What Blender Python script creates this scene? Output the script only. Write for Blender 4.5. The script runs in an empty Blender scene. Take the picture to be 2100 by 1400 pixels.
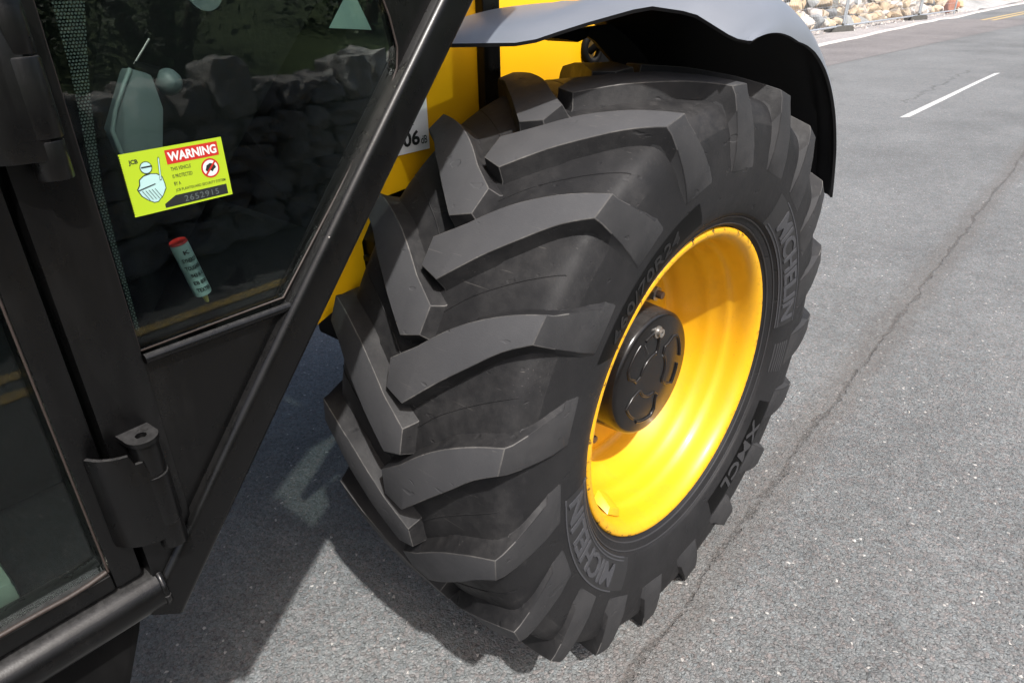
import bpy, bmesh, math, random
from mathutils import Vector, Matrix
from mathutils.geometry import tessellate_polygon
random.seed(7)
rad = math.radians
scene = bpy.context.scene
COL = scene.collection

# ------------------------------------------------------------------ camera
CAMZ = 1.36
AZ, PITCH, ROLL = rad(40.4), rad(27.9), rad(-0.9)
cd = bpy.data.cameras.new("camera"); cam = bpy.data.objects.new("camera", cd); COL.objects.link(cam)
hd = Vector((-math.sin(AZ), math.cos(AZ), 0)); rt = Vector((math.cos(AZ), math.sin(AZ), 0)); zz = Vector((0, 0, 1))
fw = hd*math.cos(PITCH) - zz*math.sin(PITCH); up = hd*math.sin(PITCH) + zz*math.cos(PITCH)
r2 = rt*math.cos(ROLL) + up*math.sin(ROLL); u2 = -rt*math.sin(ROLL) + up*math.cos(ROLL)
cam.matrix_world = Matrix(((r2.x, u2.x, -fw.x, 0), (r2.y, u2.y, -fw.y, 0), (r2.z, u2.z, -fw.z, CAMZ), (0, 0, 0, 1)))
cd.sensor_width = 36; cd.lens = 24.0; cd.clip_start = 0.02; cd.clip_end = 1500
scene.camera = cam
# ------------------------------------------------------------------ sky and sun
SUN = Vector((0.628, -0.275, 1.0)).normalized()
EL = math.asin(SUN.z)
w = bpy.data.worlds.new("World"); scene.world = w; w.use_nodes = True
wn = w.node_tree; bg = wn.nodes["Background"]
sky = wn.nodes.new("ShaderNodeTexSky"); sky.sky_type = 'NISHITA'; sky.sun_disc = False
sky.sun_elevation = EL; sky.sun_rotation = math.atan2(SUN.x, SUN.y); sky.dust_density = 5.0; sky.air_density = 0.9; sky.ozone_density = 0.3
wn.links.new(sky.outputs[0], bg.inputs[0]); bg.inputs[1].default_value = 0.14
sl = bpy.data.lights.new("sun", 'SUN'); sl.energy = 4.0; sl.angle = rad(1.1); sl.color = (1.0, 0.978, 0.95)
so = bpy.data.objects.new("sun", sl); COL.objects.link(so); so.location = SUN*30
so.rotation_euler = SUN.to_track_quat('Z', 'Y').to_euler()
vs = scene.view_settings
vs.view_transform = 'Standard'; vs.look = 'None'; vs.exposure = 0.74; vs.gamma = 1.0; vs.use_curve_mapping = False
scene.cycles.max_bounces = 10; scene.cycles.transparent_max_bounces = 24

# ------------------------------------------------------------------ material helpers
def mat(name):
    m = bpy.data.materials.new(name); m.use_nodes = True
    nt = m.node_tree
    return m, nt, nt.nodes["Principled BSDF"]
def N(nt, t, **kw):
    n = nt.nodes.new(t)
    for k, v in kw.items(): setattr(n, k, v)
    return n
def L(nt, a, b): nt.links.new(a, b)
def noise(nt, vec, scale, detail=4, rough=.55):
    n = N(nt, "ShaderNodeTexNoise"); n.inputs["Scale"].default_value = scale
    n.inputs["Detail"].default_value = detail; n.inputs["Roughness"].default_value = rough
    if vec is not None: L(nt, vec, n.inputs["Vector"])
    return n.outputs["Fac"]
def ramp(nt, fac, stops):
    r = N(nt, "ShaderNodeValToRGB"); e = r.color_ramp.elements
    while len(e) > 1: e.remove(e[-1])
    e[0].position = stops[0][0]; c = stops[0][1]; e[0].color = c if len(c) == 4 else (*c, 1)
    for p, c in stops[1:]:
        x = e.new(p); x.color = c if len(c) == 4 else (*c, 1)
    L(nt, fac, r.inputs[0]); return r.outputs[0]
def g(v): return (v, v, v)
def mix(nt, fac, a, b, mode='MIX'):
    m = N(nt, "ShaderNodeMix", data_type='RGBA', blend_type=mode)
    for i, v in ((0, fac), (6, a), (7, b)):
        if isinstance(v, (int, float)): m.inputs[i].default_value = v if i == 0 else (v, v, v, 1)
        elif isinstance(v, tuple): m.inputs[i].default_value = v if len(v) == 4 else (*v, 1)
        else: L(nt, v, m.inputs[i])
    return m.outputs[2]
def math_(nt, op, a, b=None, c=None, clamp=False):
    m = N(nt, "ShaderNodeMath", operation=op, use_clamp=clamp)
    for i, v in ((0, a), (1, b), (2, c)):
        if v is None: continue
        if isinstance(v, (int, float)): m.inputs[i].default_value = v
        else: L(nt, v, m.inputs[i])
    return m.outputs[0]
def bump(nt, h, strength, dist, prev=None):
    b = N(nt, "ShaderNodeBump"); b.inputs["Strength"].default_value = strength; b.inputs["Distance"].default_value = dist
    L(nt, h, b.inputs["Height"])
    if prev is not None: L(nt, prev, b.inputs["Normal"])
    return b.outputs["Normal"]
def pos(nt): return N(nt, "ShaderNodeNewGeometry").outputs["Position"]
def mapv(nt, vec, scale=(1, 1, 1), loc=(0, 0, 0), rot=(0, 0, 0)):
    m = N(nt, "ShaderNodeMapping"); m.inputs["Scale"].default_value = scale
    m.inputs["Location"].default_value = loc; m.inputs["Rotation"].default_value = rot
    L(nt, vec, m.inputs["Vector"]); return m.outputs[0]
def voro(nt, vec, scale, feature='F1', rnd=1.0):
    v = N(nt, "ShaderNodeTexVoronoi", feature=feature); v.inputs["Scale"].default_value = scale
    v.inputs["Randomness"].default_value = rnd
    L(nt, vec, v.inputs["Vector"]); return v
def simple(name, col, rough=.5, metal=0., spec=.5, bumpsc=None, bs=.1, bd=.001, var=.0):
    m, nt, p = mat(name)
    p.inputs["Base Color"].default_value = (*col, 1); p.inputs["Roughness"].default_value = rough
    p.inputs["Metallic"].default_value = metal; p.inputs["Specular IOR Level"].default_value = spec
    P = pos(nt)
    if var:
        f = noise(nt, P, 9, 5)
        L(nt, mix(nt, f, tuple(c*(1-var) for c in col), tuple(min(1, c*(1+var)) for c in col)), p.inputs["Base Color"])
    if bumpsc: L(nt, bump(nt, noise(nt, P, bumpsc, 3), bs, bd), p.inputs["Normal"])
    return m

# ---- asphalt
def asphalt(name, tint=(1., 1., 1.), lo=.085, hi=.27, cracks=True):
    m, nt, p = mat(name)
    P = pos(nt)
    warp = N(nt, "ShaderNodeVectorMath", operation='ADD')
    nz = N(nt, "ShaderNodeTexNoise"); nz.inputs["Scale"].default_value = 60; nz.inputs["Detail"].default_value = 2
    L(nt, P, nz.inputs["Vector"])
    sc = N(nt, "ShaderNodeVectorMath", operation='SCALE'); sc.inputs["Scale"].default_value = .008
    L(nt, nz.outputs["Color"], sc.inputs[0]); L(nt, P, warp.inputs[0]); L(nt, sc.outputs[0], warp.inputs[1])
    V = warp.outputs[0]
    v1 = voro(nt, V, 120); v1e = voro(nt, V, 120, 'DISTANCE_TO_EDGE')
    v2 = voro(nt, V, 310)
    sep = N(nt, "ShaderNodeSeparateColor"); L(nt, v1.outputs["Color"], sep.inputs[0])
    sep2 = N(nt, "ShaderNodeSeparateColor"); L(nt, v2.outputs["Color"], sep2.inputs[0])
    big = noise(nt, P, 1.1, 5, .6); mid = noise(nt, P, 14, 4, .6)
    k = math_(nt, 'ADD', math_(nt, 'MULTIPLY', sep.outputs[0], .5), math_(nt, 'MULTIPLY', sep2.outputs[0], .5))
    base = ramp(nt, k, [(0.0, tuple(lo*t for t in tint)), (.45, tuple((lo+hi)*.47*t for t in tint)), (1.0, tuple(hi*t for t in tint))])
    # hue of individual chips: bluish, greenish, pinkish
    hue = ramp(nt, sep.outputs[1], [(0, (1.05, .96, .93)), (.25, (1, 1, 1)), (.6, (.95, 1.0, 1.0)), (.85, (.93, 1.0, 1.03)), (1, (1.1, .97, .93))])
    base = mix(nt, .9, base, hue, 'MULTIPLY')
    # rare pale chips
    pale = ramp(nt, sep.outputs[2], [(0, g(0)), (.991, g(0)), (.996, g(1))])
    base = mix(nt, math_(nt, 'MULTIPLY', pale, .75), base, (.52, .50, .47))
    binder = ramp(nt, v1e.outputs["Distance"], [(0, g(1)), (.09, g(.55)), (.22, g(0))])
    holes = ramp(nt, noise(nt, P, 95, 3, .6), [(0, g(1)), (.36, g(.9)), (.5, g(0))])
    dk = math_(nt, 'MULTIPLY', binder, math_(nt, 'ADD', math_(nt, 'MULTIPLY', holes, .75), .16))
    base = mix(nt, dk, base, (.03, .03, .029))
    base = mix(nt, 1.0, base, ramp(nt, big, [(.25, g(.86)), (.5, g(1)), (.75, g(1.12))]), 'MULTIPLY')
    stn = ramp(nt, noise(nt, mapv(nt, P, (1, .45, 1)), .55, 6, .62), [(.33, g(.76)), (.5, g(1)), (.7, g(1.09))])
    base = mix(nt, 1.0, base, stn, 'MULTIPLY')
    base = mix(nt, 1.0, base, ramp(nt, mid, [(.25, g(.86)), (.75, g(1.13))]), 'MULTIPLY')
    h = math_(nt, 'ADD', math_(nt, 'MULTIPLY', math_(nt, 'MINIMUM', v1e.outputs["Distance"], .3), 1.6), math_(nt, 'MULTIPLY', sep.outputs[0], .55))
    h = math_(nt, 'ADD', h, math_(nt, 'MULTIPLY', sep2.outputs[1], .25))
    h = math_(nt, 'SUBTRACT', h, math_(nt, 'MULTIPLY', holes, .7))
    nrm = bump(nt, h, .75, .0035)
    if cracks:
        sp = N(nt, "ShaderNodeSeparateXYZ"); L(nt, P, sp.inputs[0])
        def line(x0, amp, wid, yr, lvl, slope=0.0):
            wob = math_(nt, 'MULTIPLY', math_(nt, 'SUBTRACT', noise(nt, mapv(nt, P, (0.01, 1, 1), (x0*7, 0, 0)), 3.2, 7, .68), .5), amp)
            d = math_(nt, 'ABSOLUTE', math_(nt, 'SUBTRACT', math_(nt, 'SUBTRACT', sp.outputs[0], x0), math_(nt, 'ADD', wob, math_(nt, 'MULTIPLY', sp.outputs[1], slope))))
            gate = ramp(nt, noise(nt, mapv(nt, P, (0.01, 1, 1), (x0*3, 0, 0)), 4.5, 5, .7), [(0, g(.35)), (lvl, g(.35)), (lvl+.1, g(1))])
            c = math_(nt, 'SUBTRACT', 1, math_(nt, 'DIVIDE', d, math_(nt, 'MULTIPLY', gate, wid)), clamp=True)
            s = ramp(nt, c, [(0, g(0)), (.25, g(.45)), (.6, g(1))])
            yy = math_(nt, 'MULTIPLY', math_(nt, 'GREATER_THAN', sp.outputs[1], yr[0]), math_(nt, 'LESS_THAN', sp.outputs[1], yr[1]))
            return math_(nt, 'MULTIPLY', s, yy)
        c1 = line(-.455, .11, .017, (.3, 60), .46)
        c2 = line(-1.9, .5, .03, (9.5, 13.5), .4)
        cr = math_(nt, 'MAXIMUM', c1, c2)
        cr = math_(nt, 'MULTIPLY', cr, ramp(nt, noise(nt, P, 38, 4, .7), [(.36, g(.05)), (.6, g(1))]))
        base = mix(nt, math_(nt, 'MULTIPLY', cr, .52), base, (.035, .031, .027))
        wide = line(-.455, .11, .10, (.3, 60), .2)
        base = mix(nt, math_(nt, 'MULTIPLY', wide, .30), base, (.085, .070, .058))
        nrm = bump(nt, math_(nt, 'SUBTRACT', 1, cr), .7, .006, nrm)
    L(nt, base, p.inputs["Base Color"]); p.inputs["Roughness"].default_value = .82
    p.inputs["Specular IOR Level"].default_value = .35
    L(nt, nrm, p.inputs["Normal"])
    return m
M = {}
M['asphalt'] = asphalt("worn_grey_asphalt", (.985, 1.0, 1.0), .100, .218)
M['asphalt_new'] = asphalt("brown_grey_asphalt", (1.03, .95, .93), .11, .235, False)
M['verge'] = asphalt("pale_gravel", (1.08, 1.0, .97), .20, .42, False)

# ---- rubber
def rubber(name, base, rough, dust, scratch=True, dustcol=(.072, .069, .067)):
    m, nt, p = mat(name)
    P = pos(nt)
    n1 = noise(nt, P, 7, 6, .65); n2 = noise(nt, P, 45, 5, .7); n3 = noise(nt, P, 400, 3, .6)
    col = mix(nt, n1, tuple(c*.8 for c in base), tuple(c*1.25 for c in base))
    d = math_(nt, 'MULTIPLY', ramp(nt, n1, [(.38, g(0)), (.72, g(1))]), ramp(nt, n2, [(.3, g(.15)), (.75, g(1))]))
    col = mix(nt, math_(nt, 'MULTIPLY', d, dust), col, dustcol)
    sp_ = ramp(nt, n3, [(.66, g(0)), (.74, g(1))])
    col = mix(nt, math_(nt, 'MULTIPLY', sp_, math_(nt, 'MULTIPLY', d, .5*dust)), col, (.16, .15, .14))
    h = math_(nt, 'ADD', math_(nt, 'MULTIPLY', n3, .5), n2)
    if scratch:
        tot = None
        for i, (rx, ry, rz, thr) in enumerate(((.3, .2, .5, .70), (1.1, .5, 1.9, .71), (.4, 1.2, 2.8, .715))):
            s = noise(nt, mapv(nt, P, (4, 330, 330), (i*3.1, 0, 0), (rx, ry, rz)), 1.0, 2, .5)
            s = ramp(nt, s, [(thr, g(0)), (thr+.03, g(1))])
            tot = s if tot is None else math_(nt, 'MAXIMUM', tot, s)
        tot = math_(nt, 'MULTIPLY', tot, ramp(nt, noise(nt, P, 11, 3), [(.45, g(0)), (.65, g(1))]))
        col = mix(nt, math_(nt, 'MULTIPLY', tot, .32), col, (.15, .14, .13))
    L(nt, col, p.inputs["Base Color"])
    L(nt, ramp(nt, n2, [(.3, g(rough-.07)), (.7, g(min(1, rough+.1)))]), p.inputs["Roughness"])
    p.inputs["Specular IOR Level"].default_value = .22
    nk = ramp(nt, noise(nt, mapv(nt, P, (1, 1, 2.2), (3, 1, 2), (.5, .3, .2)), 26, 2, .4), [(.27, g(0)), (.31, g(1))])
    nb_ = bump(nt, nk, .35, .003)
    L(nt, bump(nt, h, .30, .0013, nb_), p.inputs["Normal"])
    return m
M['rubber'] = rubber("tread_rubber", (.0105, .0105, .0114), .62, .52)
M['sidewall'] = rubber("sidewall_rubber", (.0112, .0112, .0120), .55, .12, False)
M['lug'] = rubber("worn_lug_rubber", (.050, .0505, .0535), .68, .35)
M['lug_end'] = rubber("lug_end_rubber", (.024, .0242, .0256), .64, .35)
M['scuff'] = rubber("scuffed_edge_rubber", (.040, .0395, .040), .74, 1.0, True, (.21, .20, .185))
M['band_dark'] = simple("gloss_black_rubber", (.0022, .0022, .0022), .5, spec=.1)
M['letter_grey'] = simple("grey_raised_lettering", (.038, .039, .044), .48)
M['letter_mid'] = simple("dark_raised_lettering", (.026, .026, .028), .5)
M['letter_low'] = simple("black_raised_lettering", (.0105, .0105, .011), .5, spec=.25)
M['band_mid'] = simple("hatched_rubber_band", (.013, .013, .014), .5)

# ---- paints
def black_paint(name, base, rough, specks=.0, bs=.12, spec=.32):
    m, nt, p = mat(name)
    P = pos(nt)
    n = noise(nt, P, 14, 5, .6)
    col = mix(nt, n, tuple(c*.8 for c in base), tuple(c*1.3 for c in base))
    if specks:
        v = voro(nt, P, 130)
        se = N(nt, "ShaderNodeSeparateColor"); L(nt, v.outputs["Color"], se.inputs[0])
        s = math_(nt, 'MULTIPLY', math_(nt, 'GREATER_THAN', se.outputs[0], .988), math_(nt, 'LESS_THAN', v.outputs["Distance"], .11))
        s = math_(nt, 'MULTIPLY', s, ramp(nt, noise(nt, P, 8, 2), [(.45, g(0)), (.6, g(1))]))
        col = mix(nt, math_(nt, 'MULTIPLY', s, specks), col, (.35, .33, .30))
    gn = N(nt, "ShaderNodeNewGeometry"); sx_ = N(nt, "ShaderNodeSeparateXYZ"); L(nt, gn.outputs["True Normal"], sx_.inputs[0])
    du = math_(nt, 'MULTIPLY', ramp(nt, sx_.outputs[2], [(.55, g(0)), (.98, g(1))]), ramp(nt, noise(nt, P, 120, 5, .7), [(.3, g(.35)), (.7, g(1))]))
    col = mix(nt, math_(nt, 'MULTIPLY', du, .40), col, (.084, .083, .082))
    sm_ = math_(nt, 'MULTIPLY', ramp(nt, noise(nt, mapv(nt, P, (1, 1, .25)), 22, 6, .7), [(.52, g(0)), (.75, g(1))]), .07)
    col = mix(nt, sm_, col, (.05, .049, .048))
    L(nt, col, p.inputs["Base Color"])
    L(nt, ramp(nt, noise(nt, P, 30, 4), [(.3, g(rough-.05)), (.7, g(rough+.06))]), p.inputs["Roughness"])
    L(nt, bump(nt, noise(nt, P, 420, 2), bs, .0006), p.inputs["Normal"])
    p.inputs["Specular IOR Level"].default_value = spec
    return m
M['black'] = black_paint("satin_black_paint", (.0018, .0018, .0019), .29, .8)
M['black_gloss'] = black_paint("gloss_black_paint", (.006, .0055, .0055), .21, .3, .06)
M['black_matt'] = black_paint("matt_black_paint", (.004, .004, .004), .6, spec=.08)
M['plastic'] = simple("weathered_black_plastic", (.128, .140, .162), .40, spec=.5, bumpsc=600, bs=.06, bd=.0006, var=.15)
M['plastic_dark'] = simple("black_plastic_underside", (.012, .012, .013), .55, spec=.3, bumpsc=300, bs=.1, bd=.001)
M['seal'] = simple("perished_rubber_seal", (.020, .013, .010), .6, bumpsc=200, bs=.5, bd=.001, var=.5)
def yellow(name, rough, k=1.0, chips=False):
    m, nt, p = mat(name)
    P = pos(nt)
    n = noise(nt, P, 6, 5, .6)
    col = mix(nt, n, (.81*k, .405*k, .004), (.86*k, .44*k, .006))
    gr = ramp(nt, noise(nt, P, 60, 5, .7), [(.66, g(0)), (.78, g(1))])
    col = mix(nt, math_(nt, 'MULTIPLY', gr, .18), col, (.35, .17, .02))
    if chips:
        tc = N(nt, "ShaderNodeTexCoord"); sq = N(nt, "ShaderNodeSeparateXYZ"); L(nt, tc.outputs["Object"], sq.inputs[0])
        rr_ = math_(nt, 'SQRT', math_(nt, 'ADD', math_(nt, 'MULTIPLY', sq.outputs[1], sq.outputs[1]), math_(nt, 'MULTIPLY', sq.outputs[2], sq.outputs[2])))
        lipm = ramp(nt, math_(nt, 'MULTIPLY', math_(nt, 'SUBTRACT', rr_, .318), 40), [(0, g(0)), (.35, g(.25)), (.75, g(1))])
        ch_ = ramp(nt, noise(nt, P, 75, 4, .65), [(.56, g(0)), (.62, g(1))])
        col = mix(nt, math_(nt, 'MULTIPLY', lipm, ch_), col, (.03, .02, .012))
        dirt = math_(nt, 'MULTIPLY', ramp(nt, noise(nt, mapv(nt, P, (1, 1, .5)), 18, 7, .72), [(.48, g(0)), (.8, g(1))]), .30)
        col = mix(nt, dirt, col, (.30, .16, .03))
        sp2 = ramp(nt, noise(nt, P, 210, 2, .5), [(.74, g(0)), (.77, g(1))])
        col = mix(nt, math_(nt, 'MULTIPLY', sp2, .6), col, (.12, .06, .015))
    L(nt, col, p.inputs["Base Color"]); p.inputs["Roughness"].default_value = rough
    p.inputs["Coat Weight"].default_value = .10; p.inputs["Coat Roughness"].default_value = .12
    L(nt, bump(nt, noise(nt, P, 90, 2), .05, .002), p.inputs["Normal"])
    return m
M['yellow'] = yellow("yellow_machine_paint", .40)
M['yellow_rim'] = yellow("yellow_rim_paint", .42, .78, True)
M['steel'] = simple("dull_zinc_steel", (.42, .41, .39), .38, .9, bumpsc=300, bs=.2, bd=.0006, var=.2)
M['rusty'] = simple("rusty_bolt_steel", (.20, .15, .125), .6, .6, bumpsc=300, bs=.5, bd=.001, var=.5)
M['galv'] = simple("galvanised_steel", (.50, .53, .56), .45, .7, var=.15)
def road_paint(name, colr):
    m, nt, p = mat(name)
    P = pos(nt)
    wr = ramp(nt, noise(nt, P, 26, 7, .75), [(.40, g(1)), (.56, g(0))])
    wr = math_(nt, 'MAXIMUM', math_(nt, 'MULTIPLY', wr, .75), ramp(nt, noise(nt, P, 130, 3, .6), [(.34, g(.8)), (.5, g(0))]))
    L(nt, mix(nt, wr, colr, (.17, .17, .168)), p.inputs["Base Color"]); p.inputs["Roughness"].default_value = .8
    L(nt, bump(nt, noise(nt, P, 110, 3), .5, .003), p.inputs["Normal"]); return m
M['white_paint'] = road_paint("white_road_paint", (.55, .55, .54))
M['yellow_paint'] = road_paint("yellow_road_paint", (.50, .34, .09))
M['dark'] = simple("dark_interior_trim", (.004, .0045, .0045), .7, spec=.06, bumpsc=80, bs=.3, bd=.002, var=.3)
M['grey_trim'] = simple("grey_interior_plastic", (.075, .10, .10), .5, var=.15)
M['st_yellow'] = simple("sticker_lime_yellow", (.29, .40, .010), .5)
M['st_red'] = simple("sticker_red", (.36, .014, .009), .5)
M['st_white'] = simple("sticker_white", (.50, .54, .53), .5)
M['st_blue'] = simple("sticker_pale_blue", (.32, .49, .47), .5)
M['st_black'] = simple("sticker_black", (.012, .014, .014), .4)
M['st_grey'] = simple("sticker_punched_grey", (.07, .085, .085), .5)
M['decal_white'] = simple("white_decal", (.88, .88, .89), .4)
# ---- glass
def glass(name, tint):
    m, nt, p = mat(name); nt.nodes.remove(p)
    out = nt.nodes["Material Output"]
    t = N(nt, "ShaderNodeBsdfTransparent"); t.inputs[0].default_value = (*tint, 1)
    gl = N(nt, "ShaderNodeBsdfGlossy"); gl.inputs["Roughness"].default_value = .012
    f = N(nt, "ShaderNodeFresnel"); f.inputs[0].default_value = 1.52
    ms = N(nt, "ShaderNodeMixShader")
    L(nt, math_(nt, 'MULTIPLY', f.outputs[0], .52), ms.inputs[0]); L(nt, t.outputs[0], ms.inputs[1]); L(nt, gl.outputs[0], ms.inputs[2])
    L(nt, ms.outputs[0], out.inputs[0])
    return m
M['glass'] = glass("green_tinted_glass", (.865, .912, .895))
M['glass_clear'] = glass("clear_glass", (.93, .97, .95))
def frit(name):
    m, nt, p = mat(name)
    out = nt.nodes["Material Output"]
    P = pos(nt); sp = N(nt, "ShaderNodeSeparateXYZ"); L(nt, P, sp.inputs[0])
    pitch = .0027
    a = math_(nt, 'DIVIDE', sp.outputs[1], pitch); b = math_(nt, 'DIVIDE', sp.outputs[2], pitch)
    row = math_(nt, 'FLOOR', b)
    a2 = math_(nt, 'ADD', a, math_(nt, 'MULTIPLY', math_(nt, 'MODULO', row, 2), .5))
    fa = math_(nt, 'SUBTRACT', math_(nt, 'FRACT', a2), .5); fb = math_(nt, 'SUBTRACT', math_(nt, 'FRACT', b), .5)
    r = math_(nt, 'SQRT', math_(nt, 'ADD', math_(nt, 'MULTIPLY', fa, fa), math_(nt, 'MULTIPLY', fb, fb)))
    dot = math_(nt, 'LESS_THAN', r, .36)
    t = N(nt, "ShaderNodeBsdfTransparent"); ms = N(nt, "ShaderNodeMixShader")
    p.inputs["Base Color"].default_value = (.035, .05, .045, 1); p.inputs["Roughness"].default_value = .5
    L(nt, dot, ms.inputs[0]); L(nt, t.outputs[0], ms.inputs[1]); L(nt, p.outputs[0], ms.inputs[2])
    L(nt, ms.outputs[0], out.inputs[0]); return m
M['frit'] = frit("ceramic_dot_print")
# ---- stones and plants
def stone(name, a, b, c):
    m, nt, p = mat(name)
    oi = N(nt, "ShaderNodeObjectInfo")
    P = pos(nt); n = noise(nt, P, 9, 6, .65)
    col = ramp(nt, oi.outputs["Random"], [(0, a), (.5, b), (1, c)])
    col = mix(nt, .8, col, ramp(nt, n, [(.25, g(.6)), (.6, g(1.0)), (.8, g(1.15))]), 'MULTIPLY')
    L(nt, col, p.inputs["Base Color"]); p.inputs["Roughness"].default_value = .9
    L(nt, bump(nt, noise(nt, P, 25, 6, .7), .6, .02), p.inputs["Normal"]); return m
M['sandstone'] = stone("buff_sandstone", (.40, .29, .18), (.52, .41, .28), (.46, .39, .31))
M['palestone'] = stone("pale_limestone", (.50, .45, .40), (.57, .52, .46), (.46, .42, .39))
M['greystone'] = stone("grey_whinstone", (.16, .17, .18), (.28, .29, .29), (.22, .22, .21))
M['redstone'] = stone("red_sandstone", (.38, .14, .08), (.38, .15, .09), (.36, .13, .08))
M['wallstone'] = stone("lichened_wall_stone", (.42, .40, .37), (.55, .53, .49), (.34, .32, .30))
M['leaf'] = None
def leafmat():
    m, nt, p = mat("hedge_leaf")
    oi = N(nt, "ShaderNodeNewGeometry")
    col = ramp(nt, oi.outputs["Random Per Island"], [(0, (.022, .05, .010)), (.5, (.04, .085, .016)), (1, (.07, .12, .03))])
    L(nt, col, p.inputs["Base Color"]); p.inputs["Roughness"].default_value = .6; return m
M['leaf'] = leafmat()
M['bark'] = simple("bark", (.09, .07, .05), .9, bumpsc=40, bs=.6, bd=.01, var=.4)
def grassmat():
    m, nt, p = mat("rough_grass_field")
    n = noise(nt, pos(nt), 3, 8, .7)
    L(nt, ramp(nt, n, [(.3, (.035, .06, .015)), (.6, (.07, .11, .03)), (.8, (.12, .14, .05))]), p.inputs["Base Color"])
    p.inputs["Roughness"].default_value = .9; return m
M['grass'] = grassmat()

# ------------------------------------------------------------------ object helpers
WM = {}
def finish(o, parent=None, local=None, world=None):
    COL.objects.link(o)
    if parent is not None:
        o.parent = parent
        if local is not None: o.matrix_basis = local; WM[o.name] = WM[parent.name] @ local
        else:
            o.matrix_parent_inverse = WM[parent.name].inverted()
            o.matrix_basis = world or Matrix(); WM[o.name] = world or Matrix()
    else:
        o.matrix_basis = world or Matrix(); WM[o.name] = world or Matrix()
    return o
def tag(o, label=None, cat=None, group=None, kind=None):
    for k, v in (("label", label), ("category", cat), ("group", group), ("kind", kind)):
        if v: o[k] = v
    return o
def empty(name, loc=(0, 0, 0), parent=None):
    o = bpy.data.objects.new(name, None); o.empty_display_size = .1
    return finish(o, parent, world=Matrix.Translation(loc))
class MB:
    def __init__(s): s.v = []; s.f = []
    def add(s, vs, fs):
        b = len(s.v); s.v += [tuple(v) for v in vs]; s.f += [tuple(i+b for i in f) for f in fs]; return s
    def box(s, lo, hi):
        x0, y0, z0 = lo; x1, y1, z1 = hi
        return s.add([(x0, y0, z0), (x1, y0, z0), (x1, y1, z0), (x0, y1, z0), (x0, y0, z1), (x1, y0, z1), (x1, y1, z1), (x0, y1, z1)],
                     [(0, 3, 2, 1), (4, 5, 6, 7), (0, 1, 5, 4), (1, 2, 6, 5), (2, 3, 7, 6), (3, 0, 4, 7)])
    def tube(s, pts, r, n=16, caps=True):
        pts = [Vector(p) for p in pts]; rs = r if isinstance(r, (list, tuple)) else [r]*len(pts)
        ref = None; rings = []
        for i, p in enumerate(pts):
            d = ((pts[min(i+1, len(pts)-1)]-p).normalized() + (p-pts[max(i-1, 0)]).normalized()).normalized()
            if ref is None:
                ref = Vector((1, 0, 0)) if abs(d.x) < .9 else Vector((0, 0, 1))
            a = (ref - d*ref.dot(d)).normalized(); ref = a; b = d.cross(a)
            rings.append([p + (a*math.cos(2*math.pi*k/n) + b*math.sin(2*math.pi*k/n))*rs[i] for k in range(n)])
        vs = [v for rg in rings for v in rg]; fs = []
        for i in range(len(pts)-1):
            for k in range(n):
                k2 = (k+1) % n; fs.append((i*n+k, i*n+k2, (i+1)*n+k2, (i+1)*n+k))
        if caps: fs.append(tuple(range(n-1, -1, -1))); fs.append(tuple((len(pts)-1)*n+k for k in range(n)))
        return s.add(vs, fs)
    def prism(s, poly, x0, x1):          # poly in (y,z), extruded along x
        n = len(poly)
        ar = sum(poly[i][0]*poly[(i+1) % n][1]-poly[(i+1) % n][0]*poly[i][1] for i in range(n))
        if ar < 0: poly = poly[::-1]
        vs = [(x0, *p) for p in poly]+[(x1, *p) for p in poly]
        fs = [tuple(range(n-1, -1, -1)), tuple(range(n, 2*n))]+[(i, (i+1) % n, n+(i+1) % n, n+i) for i in range(n)]
        return s.add(vs, fs)
    def revolve(s, prof, n=96, closed=False):   # prof (lateral x, radius) about x axis
        m = len(prof); vs = []; fs = []
        for k in range(n):
            a = 2*math.pi*k/n
            vs += [(x, -r*math.cos(a), r*math.sin(a)) for x, r in prof]
        for k in range(n):
            k2 = (k+1) % n
            for i in range(m-1 if not closed else m):
                j = (i+1) % m; fs.append((k*m+i, k*m+j, k2*m+j, k2*m+i))
        return s.add(vs, fs)
    def mesh(s, name, m=None, smooth=None, bevel=0., seg=2, recalc=True, bang=35):
        me = bpy.data.meshes.new(name); me.from_pydata(s.v, [], s.f); me.update()
        bm = bmesh.new(); bm.from_mesh(me)
        bmesh.ops.remove_doubles(bm, verts=bm.verts, dist=1e-6)
        if recalc: bmesh.ops.recalc_face_normals(bm, faces=bm.faces)
        if bevel:
            es = [e for e in bm.edges if len(e.link_faces) == 2 and e.calc_face_angle(0) > rad(bang)]
            bmesh.ops.bevel(bm, geom=es, offset=bevel, segments=seg, affect='EDGES', clamp_overlap=True, profile=.6)
        if smooth is not None:
            for f in bm.faces: f.smooth = True
            for e in bm.edges:
                e.smooth = len(e.link_faces) == 2 and e.calc_face_angle(0) < rad(smooth)
        bm.to_mesh(me); bm.free()
        if m: me.materials.append(m)
        return me
    def build(s, name, m, parent=None, smooth=None, bevel=0., seg=2, local=None, world=None, recalc=True, bang=35):
        return finish(bpy.data.objects.new(name, s.mesh(name, m, smooth, bevel, seg, recalc, bang)), parent, local, world)

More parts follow.
